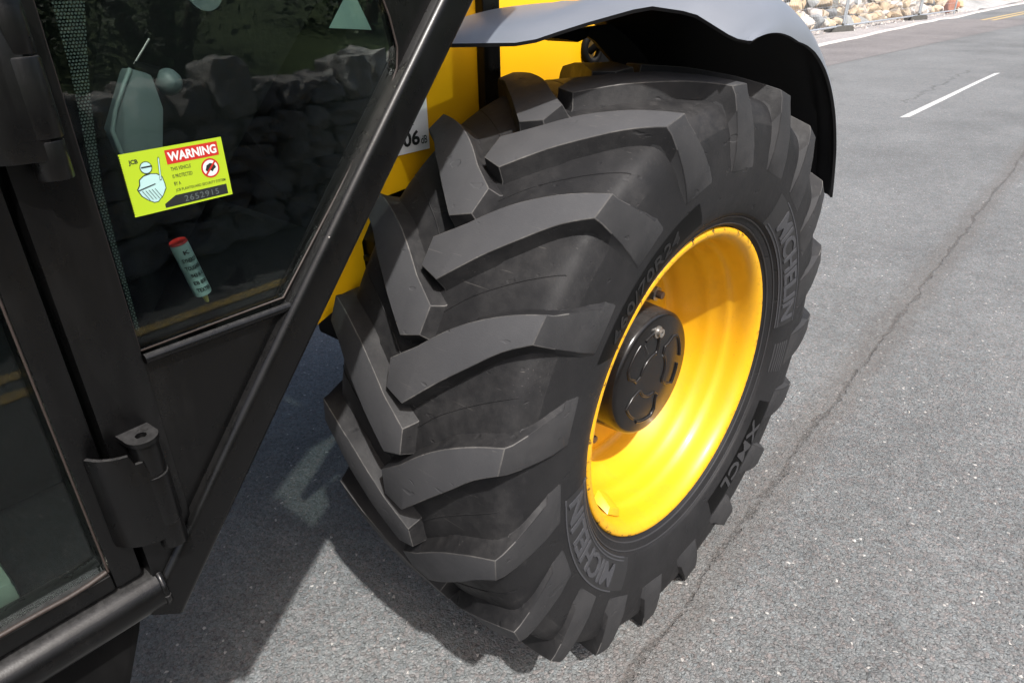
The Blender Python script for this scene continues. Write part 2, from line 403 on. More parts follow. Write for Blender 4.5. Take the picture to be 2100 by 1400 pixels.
def text2d(txt, size=1.0, bold=0.0, sx=1.0, space=1.0):
    """triangulated text, origin at centre of its box: verts (u,v), faces"""
    cu = bpy.data.curves.new("lettering", 'FONT'); cu.body = txt; cu.size = size; cu.offset = bold; cu.space_character = space
    cu.resolution_u = 3; cu.fill_mode = 'FRONT'
    ob = bpy.data.objects.new("lettering", cu); COL.objects.link(ob)
    dg = bpy.context.evaluated_depsgraph_get(); me = ob.evaluated_get(dg).to_mesh()
    vs = [(v.co.x*sx, v.co.y) for v in me.vertices]; fs = [tuple(p.vertices) for p in me.polygons]
    ob.to_mesh_clear(); bpy.data.objects.remove(ob); bpy.data.curves.remove(cu)
    x0 = min(v[0] for v in vs); x1 = max(v[0] for v in vs); y0 = min(v[1] for v in vs); y1 = max(v[1] for v in vs)
    vs = [(x-(x0+x1)/2, y-(y0+y1)/2) for x, y in vs]
    return vs, fs, x1-x0, y1-y0
def fit_text(txt, wdt, hgt, bold=0.0, space=1.0):
    vs, fs, a, b = text2d(txt, 1.0, bold, 1.0, space)
    return [(x*wdt/a, y*hgt/b) for x, y in vs], fs

# ------------------------------------------------------------------ the setting
def sheet(name, poly, z, m, label=None):
    me = bpy.data.meshes.new(name); me.from_pydata([(x, y, z) for x, y in poly], [], [tuple(range(len(poly)))]); me.materials.append(m)
    return me
def struct(name, poly, z, m, parent=None):
    o = finish(bpy.data.objects.new(name, sheet(name, poly, z, m)), parent)
    if parent is None: tag(o, kind="structure")
    return o
road = struct("road", [(-400, -400), (400, -400), (400, 400), (-400, 400)], 0, M['asphalt'])
tag(road, label="worn grey asphalt road with a long crack beside the wheel")
struct("tarmac_strip", [(-5.16, -30), (-5.4, -30), (-5.16, 3), (-4.75, 3), (-3.86, 12.9), (-2.62, 26.6), (-2.5, 30.5), (-4.1, 29.0), (-4.9, 28.6), (-5.16, 24)][2:], .004, M['asphalt_new'])
vm = MB()
edge = [(-5.17, -20)]+[(-5.17+.05*math.sin(y*1.7)+random.uniform(-.03, .03), y) for y in range(-18, 29)]+[(-4.9, 29.2), (-4.95, 33), (-4.8, 40), (-4.4, 50), (-3.5, 70)]
struct("gravel_verge", [(-60, -20)]+edge+[(-60, 70)][::1], .012, M['verge'])
pk = MB()
for (a, b) in zip(edge[:-1], edge[1:]):
    pk.add([(a[0]-.07, a[1], 0), (a[0]+.03, a[1], 0), (b[0]+.03, b[1], 0), (b[0]-.07, b[1], 0), (a[0]-.07, a[1], .035), (a[0]+.02, a[1], .022), (b[0]+.02, b[1], .022), (b[0]-.07, b[1], .035)],
           [(4, 5, 6, 7), (1, 2, 6, 5), (0, 4, 7, 3)])
tag(pk.build("verge_edge", simple("pale_concrete_edge", (.42, .40, .38), .9, var=.15)), kind="structure")
# painted markings
def marking(name, poly, m):
    b = MB(); n = len(poly)
    b.add([(x, y, .0045) for x, y in poly]+[(x, y, .0005) for x, y in poly], [tuple(range(n))]+[(i, i+n, (i+1) % n+n, (i+1) % n) for i in range(n)])
    return b.build(name, m, road)
da = [(-1.70, 8.46), (-1.628, 8.54), (-1.58, 9.8), (-1.542, 11.0), (-1.50, 12.2), (-1.452, 13.25), (-1.508, 13.15), (-1.560, 12.0), (-1.605, 10.8), (-1.655, 9.6)]
marking("white_dash", da, M['white_paint'])
for x0 in (1.47, 1.64):
    marking("yellow_line", [(x0, -12), (x0+.075, -12), (x0+.075, 60), (x0, 60)], M['yellow_paint'])
for off in (0, .28):
    pts = [(-4.05, 28.2), (-3.85, 32), (-3.45, 38), (-2.9, 46)]
    marking("yellow_line", [(x+off, y) for x, y in pts]+[(x+off+.12, y) for x, y in pts[::-1]], M['yellow_paint'])
# loose grit on the road
gb = MB()
for i in range(260):
    if i < 190: x, y = random.uniform(-2.2, 1.6), random.uniform(.2, 3.2)
    else: x, y = random.uniform(-3, 2.5), random.uniform(2.5, 7)
    s = random.choice((.0012, .0016, .002, .002, .003, .004))*random.uniform(.8, 1.3); a = random.uniform(0, 6.28)
    ps = [(math.cos(a+k*1.5708)*s*random.uniform(.7, 1.3), math.sin(a+k*1.5708)*s*random.uniform(.7, 1.3)) for k in range(4)]
    gb.add([(x+px, y+py, 0) for px, py in ps]+[(x+px*.6, y+py*.6, s*random.uniform(.6, 1.1)) for px, py in ps],
           [(4, 5, 6, 7)]+[(k, (k+1) % 4, (k+1) % 4+4, k+4) for k in range(4)])
tag(gb.build("road_grit", simple("pale_grit", (.33, .315, .295), .9)), label="loose pale grit scattered on the asphalt", cat="grit", kind="stuff")

# ------------------------------------------------------------------ telehandler
T = empty("telehandler", (-1.1, .3, 0))
tag(T, "black and yellow telehandler with black cab and large lugged front tyre", "telehandler")
WAZ = rad(-3.1)
nx, ny = math.cos(WAZ), math.sin(WAZ)
WC = Vector((-.513-.195*nx, 1.1605-.195*ny, .60))
WMAT = Matrix.Translation(WC) @ Matrix.Rotation(WAZ, 4, 'Z')
GROUND = -.5985
def lerp_tab(tab, x):
    if x <= tab[0][0]: return tab[0][1]
    for (a, b), (c, d) in zip(tab[:-1], tab[1:]):
        if x <= c: return b+(d-b)*(x-a)/(c-a)
    return tab[-1][1]
def smooth_poly(pts, n):      # catmull-rom through 2D/3D points
    P = [Vector(p) for p in pts]; out = []
    for i in range(len(P)-1):
        p0, p1, p2, p3 = P[max(i-1, 0)], P[i], P[i+1], P[min(i+2, len(P)-1)]
        for k in range(n):
            t = k/n
            out.append(.5*((2*p1)+(p2-p0)*t+(2*p0-5*p1+4*p2-p3)*t*t+(3*p1-p0-3*p2+p3)*t**3))
    out.append(P[-1]); return out
# carcass
side = [(.168, .326), (.186, .3345), (.195, .342), (.203, .350), (.208, .360), (.212, .366), (.218, .372), (.226, .395), (.2305, .425), (.232, .455), (.230, .490), (.2260, .525), (.2175, .553), (.203, .5725), (.172, .581), (.12, .5860), (.06, .589), (0, .590)]
sp = [(v.x, v.y) for v in smooth_poly([(a, b, 0) for a, b in side], 3)]
prof = sp+[(-a, b) for a, b in sp[-2::-1]]
def clampz(v, rotth=0):
    return v
def flat(v):
    x, y, z = v
    if z < GROUND: 
        d = GROUND-z; z = GROUND+d*.02; x *= 1+d*.6
    return (x, y, z)
tb = MB().revolve(prof, 180); tb.v = [flat(v) for v in tb.v]
tyre = tb.build("tyre", M['sidewall'], T, smooth=50, world=WMAT)
tyre.data.materials.append(M['rubber'])
for p in tyre.data.polygons:
    c = p.center
    if math.hypot(c.y, c.z) > .535: p.material_index = 1
tag(tyre, label="worn black front tyre with deep chevron lugs")
# side profile: lateral position as a function of radius on the outer wall
swall = sorted([(b, a) for a, b in sp if b <= .56])
def wall_x(r): return lerp_tab(swall, r)
def wall_n(r):
    d = (wall_x(r+.004)-wall_x(r-.004))/.008
    n = Vector((1, -d)).normalized(); return n
def P3(s, r, th): return (s, -r*math.cos(rad(th)), r*math.sin(rad(th)))
# lugs: (lateral, angle) of lower and upper edge, measured from the nose at the crown to the shoulder
RT = [(0, .619), (.08, .6175), (.15, .612), (.2, .605), (.235, .599)]
RB = [(0, .586), (.12, .582), (.17, .576), (.192, .569), (.205, .558)]
low = [(-.024, 36.3), (.018, 35.1), (.052, 37.9), (.092, 41.2), (.138, 44.8), (.180, 48.2), (.221, 50.6)]
upp = [(-.027, 40.8), (.026, 44.2), (.060, 46.9), (.095, 49.3), (.135, 51.5), (.180, 53.5), (.224, 55.0)]
def lug_mesh(side_, rot, jit, name):
    lo = [Vector((*low[0], 0))]+smooth_poly([(*p, 0) for p in low[1:]], 3)
    hi = [Vector((*upp[0], 0))]+smooth_poly([(*p, 0) for p in upp[1:]], 3)
    rows = []
    for i, (a, b) in enumerate(zip(lo, hi)):
        ta = lerp_tab(RT, abs(a.x)); tb_ = lerp_tab(RT, abs(b.x))
        ba = lerp_tab(RB, abs(a.x))-.004; bb = lerp_tab(RB, abs(b.x))-.004
        dr = 1.0 if i else .75
        so_ = -.007 if i == 0 else 0
        ka = .91 if a.x > .1 else 1; kb_ = .89 if b.x > .1 else 1
        ba = lerp_tab(RB, abs(a.x)*ka)-.004; bb = lerp_tab(RB, abs(b.x)*kb_)-.004
        rows.append([(a.x*ka+so_*1.6, ba, a.y-2.1*dr), (a.x*(.5+.5*ka)+so_*.6, ba+.32*(ta-ba), a.y-.75*dr), (a.x, ta, a.y), (b.x, tb_, b.y), (b.x*(.5+.5*kb_)+so_*.6, bb+.32*(tb_-bb), b.y+.8*dr), (b.x*kb_+so_*1.6, bb, b.y+2.2*dr)])
    for (s, r, l, h, bs, br_) in ((.2275, .588, 50.75, 55.3, .209, .546), (.2325, .562, 51.0, 56.6, .216, .530), (.2360, .530, 51.4, 58.4, .2225, .510), (.2370, .496, 51.8, 60.2, .227, .486), (.2335, .458, 52.4, 62.0, .2295, .455)):
        rows.append([(bs, br_, l-2.0), (bs+.35*(s-bs), br_+.35*(r-br_), l-.7), (s, r, l), (s-.0008, r, h), (bs+.35*(s-bs), br_+.35*(r-br_), h+1.2), (bs, br_, h+3.6)])
    mb = MB(); vs = []; fs = []
    for rw in rows:
        for (s, r, th) in rw:
            th2 = th+jit
            vs.append(P3(s*side_, r, th2))
    n = len(rows); m6 = 6
    for i in range(n-1):
        for k in range(m6): fs.append((i*m6+k, i*m6+(k+1) % m6, (i+1)*m6+(k+1) % m6, (i+1)*m6+k))
    fs.append(tuple(range(m6))); fs.append(tuple((n-1)*m6+k for k in range(m6-1, -1, -1)))
    mb.add(vs, fs)
    return mb
def rotx(vs, a):
    c, s = math.cos(a), math.sin(a)
    return [(x, y*c-z*s, y*s+z*c) for x, y, z in vs]
def lug_finish(mb):
    me = bpy.data.meshes.new("lug"); me.from_pydata(mb.v, [], mb.f); me.update()
    bm = bmesh.new(); bm.from_mesh(me); bmesh.ops.recalc_face_normals(bm, faces=bm.faces)
    for f in bm.faces:
        c = f.calc_center_median(); r = math.hypot(c.y, c.z)
        f.material_index = 0 if (r > .588 and abs(f.normal.dot(Vector((0, c.y, c.z)).normalized())) > .8) else 1
        if f.material_index == 1 and r < .60 and abs(f.normal.x) > .55 and abs(c.x) > .2: f.material_index = 3
        f.smooth = True
    es = [e for e in bm.edges if len(e.link_faces) == 2 and e.calc_face_angle(0) > rad(30)]
    rs = bmesh.ops.bevel(bm, geom=es, offset=.0040, segments=3, affect='EDGES', clamp_overlap=True, profile=.5)
    for f in rs["faces"]:
        c = f.calc_center_median(); f.material_index = 2 if math.hypot(c.y, c.z) > .56 else 1
        f.smooth = True
    for e in bm.edges: e.smooth = len(e.link_faces) == 2 and e.calc_face_angle(0) < rad(40)
    bm.to_mesh(me); bm.free()
    for k in ('lug', 'rubber', 'scuff', 'lug_end'): me.materials.append(M[k])
    return me
NL = 19; PIT = 360/NL
shared = {}
for sd in (1, -1):
    for k in range(NL):
        d = k*PIT+(PIT/2 if sd < 0 else 0)
        base_th = (45+d) % 360
        ang = -rad(d)
        if 235 < base_th < 305 or True and (base_th > 225 and base_th < 315):
            mb = lug_mesh(sd, 0, 0, "lug"); mb.v = [flat(v) for v in rotx(mb.v, ang)]
            me = lug_finish(mb); loc = Matrix()
        else:
            if sd not in shared:
                shared[sd] = lug_finish(lug_mesh(sd, 0, 0, "lug"))
            me = shared[sd]; loc = Matrix.Rotation(ang, 4, 'X')
        finish(bpy.data.objects.new("lug", me), tyre, local=loc)
ml = {}
for sd in (1, -1):
    pts = []
    for q in smooth_poly([(.03, 31, 0), (.07, 34.5, 0), (.11, 37.2, 0), (.15, 39.6, 0), (.185, 41.5, 0), (.205, 42.6, 0)], 4):
        pts.append(P3(q.x*sd, lerp_tab(sorted([(a, b) for a, b in sp if b > .5]), q.x)+.0002, q.y))
    ml[sd] = MB().tube(pts, .0011, 5).mesh("mould_line", M['rubber'], 60)
    for k in range(NL):
        d = k*PIT+(PIT/2 if sd < 0 else 0)
        if 228 < (40+d) % 360 < 312: continue
        finish(bpy.data.objects.new("mould_line", ml[sd]), tyre, local=Matrix.Rotation(-rad(d), 4, 'X'))
# sidewall lettering
def sector(r0, r1, t0, t1, lift, n=24, m=5, slant=0.):
    mb = MB(); vs = []
    for i in range(n+1):
        for j in range(m+1):
            r = r0+(r1-r0)*j/m; th = t0+(t1-t0)*i/n+slant*(j/m-.5)
            nn = wall_n(r); vs.append(P3(wall_x(r)+nn.x*lift, r+nn.y*lift, th))
    fs = [(i*(m+1)+j, (i+1)*(m+1)+j, (i+1)*(m+1)+j+1, i*(m+1)+j+1) for i in range(n) for j in range(m)]
    return mb.add(vs, fs)
def wrap_text(txt, r0, r1, t0, t1, lift, bold, space=1.0):
    rm = (r0+r1)/2; wdt = rad(t1-t0)*rm
    vs, fs = fit_text(txt, wdt, r1-r0, bold, space)
    me = bpy.data.meshes.new("t"); me.from_pydata([(x, y, 0) for x, y in vs], [], fs)
    bm = bmesh.new(); bm.from_mesh(me); bpy.data.meshes.remove(me)
    for q in range(1, 6):
        yq = -(r1-r0)/2+(r1-r0)*q/6
        bmesh.ops.bisect_plane(bm, geom=bm.verts[:]+bm.edges[:]+bm.faces[:], plane_co=(0, yq, 0), plane_no=(0, 1, 0))
    bm.verts.index_update()
    out = []
    for v in bm.verts:
        r = rm+v.co.y; th = (t0+t1)/2+math.degrees(v.co.x/rm); nn = wall_n(r)
        out.append(P3(wall_x(r)+nn.x*lift, r+nn.y*lift, th))
    f2 = [tuple(v.index for v in f.verts) for f in bm.faces]; bm.free()
    mb = MB(); mb.add(out, f2); return mb
def on_tyre(mb, name, m):
    o = mb.build(name, m, tyre, smooth=40, local=Matrix(), recalc=False)
    if name in ("raised_lettering", "lettering_rule", "bead_line", "code_panel"):
        if sum(p.normal.x*p.area for p in o.data.polygons) < 0: o.data.flip_normals()
        md = o.modifiers.new("relief", 'SOLIDIFY'); md.thickness = .0022; md.offset = -1
    return o
for c in (150, 331):
    on_tyre(sector(.372, .440, c-27, c+29, .0006), "lettering_band", M['band_mid'])
    on_tyre(sector(.4395, .4425, c-20, c+29, .0014, 30, 1), "lettering_rule", M['letter_grey'])
    on_tyre(sector(.3775, .3800, c-24, c+29, .0014, 30, 1), "lettering_rule", M['letter_grey'])
    on_tyre(sector(.3715, .3740, c-24, c+29, .0014, 30, 1), "lettering_rule", M['letter_grey'])
    on_tyre(wrap_text("MICHELIN", .386, .433, c-17.5, c+27, .0024, .02), "raised_lettering", M['letter_grey'])
on_tyre(sector(.392, .446, 208, 251, .0006), "lettering_band", M['band_dark'])
on_tyre(wrap_text("XMCL", .399, .440, 215.5, 243, .0022, .02, 1.05), "raised_lettering", M['letter_mid'])
on_tyre(sector(.386, .436, 33, 78, .0006, slant=-3), "lettering_band", M['band_dark'])
on_tyre(wrap_text("460/70R24", .397, .424, 37, 68, .0016, .01), "raised_lettering", M['letter_low'])
for rr in (.3625, .3475): on_tyre(sector(rr, rr+.0022, 0, 360, .0012, 160, 1), "bead_line", M['letter_mid'])
bx = MB()
for q in range(6): bx.add(*(lambda s: (s.v, s.f))(sector(.385+q*.010, .390+q*.010, 186, 197, .0008, 4, 1)))
on_tyre(bx, "code_panel", M['letter_mid'])

# rim
rp = [(.170, .322), (.184, .330), (.190, .3395), (.196, .3385), (.1985, .333), (.197, .3265), (.191, .319), (.181, .313), (.168, .3095), (.150, .3070), (.138, .3035), (.130, .2985), (.114, .2955), (.100, .2915), (.088, .2865), (.070, .2830), (.056, .2785), (.040, .2720), (.024, .2650), (.006, .259), (-.004, .252), (-.008, .243), (-.005, .238), (0, .232), (.0, .20), (0, .12)]
rim = MB().revolve(smooth_poly([(a, b, 0) for a, b in rp], 2) and [(v.x, v.y) for v in smooth_poly([(a, b, 0) for a, b in rp], 2)], 128).build("wheel_rim", M['yellow_rim'], T, smooth=55, world=WMAT)
tag(rim, label="bright yellow stepped wheel rim")
# barrel behind the disc
MB().revolve([(-.008, .244), (-.03, .26), (-.10, .27), (-.17, .31), (-.19, .33)], 64).build("rim_barrel", M['yellow_rim'], rim, smooth=60, local=Matrix())
def cyl_x(x0, x1, r, n=32, cy=0, cz=0, bev=0):
    mb = MB(); return mb.tube([(x0, cy, cz), (x1, cy, cz)], r, n)
# hub
hb = MB().revolve([(-.02, .001), (-.02, .152), (.0, .152), (.004, .149), (.02, .1475), (.096, .1425), (.107, .141), (.1125, .1365), (.1145, .131), (.1145, .06), (.1145, .0005)], 96)
hub = hb.build("hub", M['black_gloss'], rim, smooth=40, local=Matrix())
tag(hub, label="glossy black planetary hub cover")
# raised webs on the hub face (x = face plane)
FX = .1145
def ring_arc(r, a0, a1, n=16): return [(FX, -r*math.cos(rad(a0+(a1-a0)*i/n)), r*math.sin(rad(a0+(a1-a0)*i/n))) for i in range(n+1)]
def hubtube(pts, r=.0036):
    P = [Vector(p) for p in pts]
    return MB().tube(P, r, 8).build("hub_web", M['black_gloss'], hub, smooth=60, local=Matrix())
for a in (0, 120, 240):
    pts = ring_arc(.050, a+20, a+95, 14)+ring_arc(.056, a+100, a+100, 1)[:1]+[ring_arc(.078, a+100, a+100, 1)[0]]+ring_arc(.104, a+95, a+68, 6)
    hubtube(pts)
    pts = [ring_arc(.052, a+16, a+16, 1)[0], ring_arc(.066, a+8, a+8, 1)[0], ring_arc(.075, a+14, a+14, 1)[0], ring_arc(.098, a+18, a+18, 1)[0]]+ring_arc(.110, a+26, a+58, 8)
    hubtube(pts)
for a in (92,):
    r = .103
    y, z = -r*math.cos(rad(a)), r*math.sin(rad(a))
    o = MB().tube([(FX-.002, y, z), (FX+.004, y, z)], .0135, 24).build("flange_bolt", M['steel'], hub, smooth=40, bevel=.001, local=Matrix())
    ring = MB().revolve([(FX+.004, .0045), (FX+.0125, .0045), (FX+.0125, .0095), (FX+.004, .0095)], 24, True)
    ring.v = [(x, yy+y, zz_+z) for x, yy, zz_ in ring.v]
    ring.build("bolt_head", M['steel'], o, smooth=40, bevel=.0008, local=Matrix())
for k in range(5):                                   # cast maker's script below the bolt
    a = 58+k*.5; r = .098-k*.0075
    y, z = -r*math.cos(rad(a+4)), r*math.sin(rad(a+4))
    MB().tube([(FX, y-.005, z-.002), (FX+.001, y-.001, z+.003), (FX, y+.003, z-.001), (FX, y+.006, z+.002)], .0011, 6).build("cast_mark", M['black_gloss'], hub, smooth=60, local=Matrix())
# wheel nuts
for k in range(9):
    a = 140.5+k*40; r = .184; y, z = -r*math.cos(rad(a)), r*math.sin(rad(a))
    nb = MB().tube([(0.0, y, z), (.006, y, z)], .021, 20).build("wheel_nut", M['rusty'], rim, smooth=40, local=Matrix())
    MB().tube([(.006, y, z), (.026, y, z)], .0185, 6).build("nut_hex", M['steel'], nb, smooth=20, bevel=.0015, local=Matrix())
    MB().tube([(.026, y, z), (.040, y, z)], .009, 14).build("stud", M['rusty'], nb, smooth=40, bevel=.001, local=Matrix())
# valve guard folded out of the rim
vg = MB()
def VP(s, r, th): return P3(s, r, th)
vg.add([VP(.165, .3085, -57), VP(.165, .3085, -46), VP(.125, .297, -44), VP(.125, .297, -56), VP(.160, .292, -56), VP(.160, .292, -47), VP(.120, .272, -46), VP(.120, .272, -53)],
       [(0, 1, 2, 3), (4, 5, 6, 7), (0, 1, 5, 4), (1, 2, 6, 5), (2, 3, 7, 6), (3, 0, 4, 7)])
vg.build("valve_guard", M['yellow_rim'], rim, smooth=30, bevel=.002, local=Matrix())

# ------------------------------------------------------------------ mudguard
WCX, WCY, WCZ = WC.x, 1.16, .60
path = smooth_poly([(-.38, .728, 0), (-.24, .752, 0), (-.10, .766, 0), (.04, .764, 0), (.17, .738, 0), (.30, .688, 0), (.42, .614, 0), (.52, .522, 0), (.597, .42, 0), (.638, .33, 0), (.655, .28, 0)], 4)
sec = [(-.905, .050), (-.86, .046), (-.80, .043), (-.74, .036), (-.69, .022), (-.64, .008), (-.59, .0), (-.55, .001), (-.515, .007), (-.486, .020), (-.466, .040), (-.456, .062), (-.452, .080)]
ystart = [(-.905, -.375), (-.80, -.355), (-.70, -.30), (-.64, -.225), (-.575, -.16), (-.52, -.12), (-.468, -.08), (-.46, -.05)]
zedge = [(-.905, .672), (-.80, .674), (-.70, .676), (-.647, .699), (-.575, .723), (-.52, .713), (-.468, .677), (-.46, .672)]
def path_at(y0):
    # resample path from y>=y0
    pts = [p for p in path]; out = []
    for a, b in zip(pts[:-1], pts[1:]):
        if a.x <= y0 < b.x: t = (y0-a.x)/(b.x-a.x); out.append(a+(b-a)*t); 
        if b.x > y0: out.append(b)
    if not out or out[0].x > y0+1e-6: out.insert(0, Vector((y0, pts[0].y, 0)))
    # resample to constant count by arc length
    L_ = [0]
    for a, b in zip(out[:-1], out[1:]): L_.append(L_[-1]+(b-a).length)
    n = 44; res = []
    for i in range(n):
        d = L_[-1]*i/(n-1); j = 0
        while j < len(L_)-2 and L_[j+1] < d: j += 1
        t = (d-L_[j])/max(1e-9, L_[j+1]-L_[j]); p = out[j]+(out[j+1]-out[j])*t
        res.append((p, (out[j+1]-out[j]).normalized()))
    return res
secs = smooth_poly([(a, b, 0) for a, b in sec], 2)
mg = MB(); cols = []
for s in secs:
    row = path_at(lerp_tab(ystart, s.x)); c = []
    drop = row[0][0].y - s.y - lerp_tab(zedge, s.x); p_0 = row[0][0]
    for p, d in row:
        nrm_ = Vector((-d.y, d.x, 0))
        kf = 1-.62*max(0, min(1, (p.x-.18)/.36)); xs = s.x-(.014*(1-kf)/.62 if s.x > -.5 else 0)
        q = p - nrm_*(s.y*kf if s.x > -.56 else s.y) - Vector((0, drop*math.exp(-(p-p_0).length/.09), 0))
        c.append((xs, WCY+q.x, WCZ+q.y))
    cols.append(c)
nv = len(cols[0]); vs = [v for c in cols for v in c]
mg.add(vs, [(i*nv+j, (i+1)*nv+j, (i+1)*nv+j+1, i*nv+j+1) for i in range(len(cols)-1) for j in range(nv-1)])
me = mg.mesh("mudguard", M['plastic'], 50)
bm = bmesh.new(); bm.from_mesh(me)
if sum(f.normal.z for f in bm.faces) < 0: bmesh.ops.reverse_faces(bm, faces=bm.faces)
bm.to_mesh(me); bm.free()
mud = finish(bpy.data.objects.new("mudguard", me), T)
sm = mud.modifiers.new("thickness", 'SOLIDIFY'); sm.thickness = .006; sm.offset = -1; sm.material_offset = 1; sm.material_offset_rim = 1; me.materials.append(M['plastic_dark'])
tag(mud, label="black plastic mudguard arched over the front wheel")
# inner liner
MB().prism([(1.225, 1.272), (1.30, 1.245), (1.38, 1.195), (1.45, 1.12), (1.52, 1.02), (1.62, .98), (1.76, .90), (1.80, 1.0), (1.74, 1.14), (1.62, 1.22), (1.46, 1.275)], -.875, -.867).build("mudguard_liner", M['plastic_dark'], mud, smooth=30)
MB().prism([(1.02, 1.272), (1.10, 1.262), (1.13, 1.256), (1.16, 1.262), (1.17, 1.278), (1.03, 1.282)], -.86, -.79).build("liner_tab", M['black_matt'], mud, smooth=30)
# moulded rib on the mudguard top
def on_mud(px, x, y):
    return None
MB().tube([(-.84, .93, 1.296), (-.83, 1.0, 1.309), (-.82, 1.12, 1.318), (-.81, 1.3, 1.316)], [.002, .006, .007, .006], 10).build("moulded_rib", M['plastic'], mud, smooth=60)

# ------------------------------------------------------------------ front chassis
CX = -1.0
ch = MB().prism([(.58, .787), (.635, .808), (.750, .847), (.748, .93), (.80, 1.0), (1.2, 1.03), (1.50, 1.06), (1.50, 1.40), (1.02, 1.34), (.80, 1.08)], CX-.03, CX)
chassis = ch.build("chassis_plate", M['yellow'], T, smooth=30, bevel=.003)
tag(chassis, label="bright yellow chassis side plate behind the tyre")
MB().box((CX-.6, 1.0, .45), (CX-.035, 1.9, 1.0)).build("axle_frame", M['black_matt'], T, bevel=.01)
MB().prism([(.60, 1.10), (.805, 1.095), (.985, 1.305), (.98, 1.44), (.70, 1.44), (.54, 1.20)], CX-.05, CX-.012).build("view_darkening_plate", M['black_matt'], T)  # added black plate that keeps the view through the quarter window dark
MB().prism([(.815, 1.03), (1.0, .84), (1.3, .72), (2.0, .72), (2.0, 1.28), (1.0, 1.28), (.82, 1.08)], CX-.85, CX-.032).build("chassis_box", M['black_matt'], T)  # unseen chassis body, added and shaped to keep sun off the ground below
MB().box((CX-.5, 1.15, .52), (-.80, 1.28, .68)).build("axle", M['black_matt'], T, smooth=40, bevel=.03)
MB().box((CX+.001, 1.079, .72), (CX+.022, 1.128, 1.46)).build("black_upright", M['black'], T, bevel=.003)
MB().prism([(.755, .70), (.80, .70), (.83, 1.0), (.752, .935)], CX-.02, CX+.03).build("mounting_bracket", M['black'], T, bevel=.003)
MB().box((CX+.0, .745, .895), (CX+.06, .80, .905)).build("bracket_ledge", M['black'], T, bevel=.002)
# rear part of yellow plate with recess, hose and pipes
MB().prism([(1.50, 1.06), (1.54, 1.06), (1.54, 1.46), (1.50, 1.46)], CX-.06, CX-.012).build("recess_edge", M['yellow'], T, bevel=.003)
MB().prism([(1.54, 1.02), (2.1, 1.02), (2.1, 1.46), (1.54, 1.46)], CX-.14, CX-.10).build("recess_panel", M['yellow'], T)
MB().tube([(CX-.06, 1.60, 1.02), (CX-.05, 1.605, 1.2), (CX-.04, 1.60, 1.42)], .012, 12).build("hydraulic_pipe", M['steel'], T, smooth=60)
MB().tube([(CX-.06, 1.68, 1.02), (CX-.05, 1.69, 1.2), (CX-.04, 1.68, 1.42)], .016, 12).build("hydraulic_hose", M['black_matt'], T, smooth=60)
hs = MB().tube([(CX+.012+.006*math.cos(t), 1.473+.024*math.cos(t), 1.212+.03*math.sin(t)) for t in [2*math.pi*k/20 for k in range(21)]], .009, 10)
hs.build("hose_grommet", M['black_matt'], T, smooth=60)
MB().tube([(CX+.004, 1.474, 1.205), (CX+.03, 1.476, 1.225), (CX+.05, 1.488, 1.29), (CX+.02, 1.5, 1.42)], .0085, 12).build("brake_hose", M['black_matt'], T, smooth=60)
# noise decal
dec = MB().box((CX+.0006, .83, 1.071), (CX+.0018, .934, 1.19)).build("noise_decal", M['decal_white'], T)
def plane_text(txt, y0, y1, z0, z1, x, m, parent, name="print", bold=.0, space=1.0, shear=0.0):
    vs, fs = fit_text(txt, y1-y0, z1-z0, bold, space)
    mb = MB(); mb.add([(x, (y0+y1)/2+a+shear*b, (z0+z1)/2+b) for a, b in vs], fs)
    return mb.build(name, m, parent, recalc=False)
plane_text("106", .852, .909, 1.083, 1.111, CX+.0026, M['st_black'], dec, bold=.03)
plane_text("dB", .912, .928, 1.083, 1.098, CX+.0026, M['st_black'], dec, bold=.015)
plane_text("LwA", .846, .896, 1.120, 1.150, CX+.0026, M['st_black'], dec, bold=.02)
# yellow boom side and body above, mostly out of view
MB().prism([(.9, 1.40), (3.2, 1.25), (3.2, 1.62), (.9, 1.8)], -2.1, -1.72).build("boom", M['yellow'], T, bevel=.01)
MB().box((-2.3, -1.6, .66), (-1.62, 2.1, 1.05)).build("engine_side", M['black_matt'], T, bevel=.02)

# ------------------------------------------------------------------ cab
XF = -.652        # face of the pillars
frame = MB().box((XF-.06, .155, .775), (XF, .2115, 2.25)).build("cab_pillar", M['black'], T, smooth=30, bevel=.004)
tag(frame, label="black front door pillar of the cab")
# diagonal tube and sill tube
dp = smooth_poly([(.155, .738, 0), (.188, .778, 0), (.34, .958, 0), (.45, 1.086, 0), (.558, 1.211, 0), (.672, 1.342, 0), (.80, 1.488, 0), (.885, 1.59, 0), (.92, 1.67, 0), (.925, 1.78, 0), (.90, 2.3, 0)], 4)
hw, dep, cr_, xf_ = .0235, .046, .0095, -.6445           # rounded box section of the diagonal member
sect = []
for cx_, cy_, a0 in ((xf_-cr_, hw-cr_, 0), (xf_-dep+cr_, hw-cr_, 90), (xf_-dep+cr_, -hw+cr_, 180), (xf_-cr_, -hw+cr_, 270)):
    for q in range(6): sect.append((cx_+cr_*math.cos(rad(a0+q*18)), cy_+cr_*math.sin(rad(a0+q*18))))
db_ = MB(); ns = len(sect); vs = []
for k, p in enumerate(dp):
    d = (dp[min(k+1, len(dp)-1)]-dp[max(k-1, 0)]).normalized(); pn = Vector((-d.y, d.x, 0))
    vs += [(x, p.x+pn.x*q, p.y+pn.y*q) for x, q in sect]
fs = [(k*ns+q, k*ns+(q+1) % ns, (k+1)*ns+(q+1) % ns, (k+1)*ns+q) for k in range(len(dp)-1) for q in range(ns)]+[tuple(range(ns)), tuple((len(dp)-1)*ns+q for q in range(ns))]
dtube = db_.add(vs, fs).build("diagonal_tube", M['black'], T, smooth=50)
sill = MB().tube([(-.665, -1.2, .7675), (-.665, .158, .7675)], .0255, 28).build("sill_tube", M['black'], T, smooth=60)
wl = MB(); rg = []
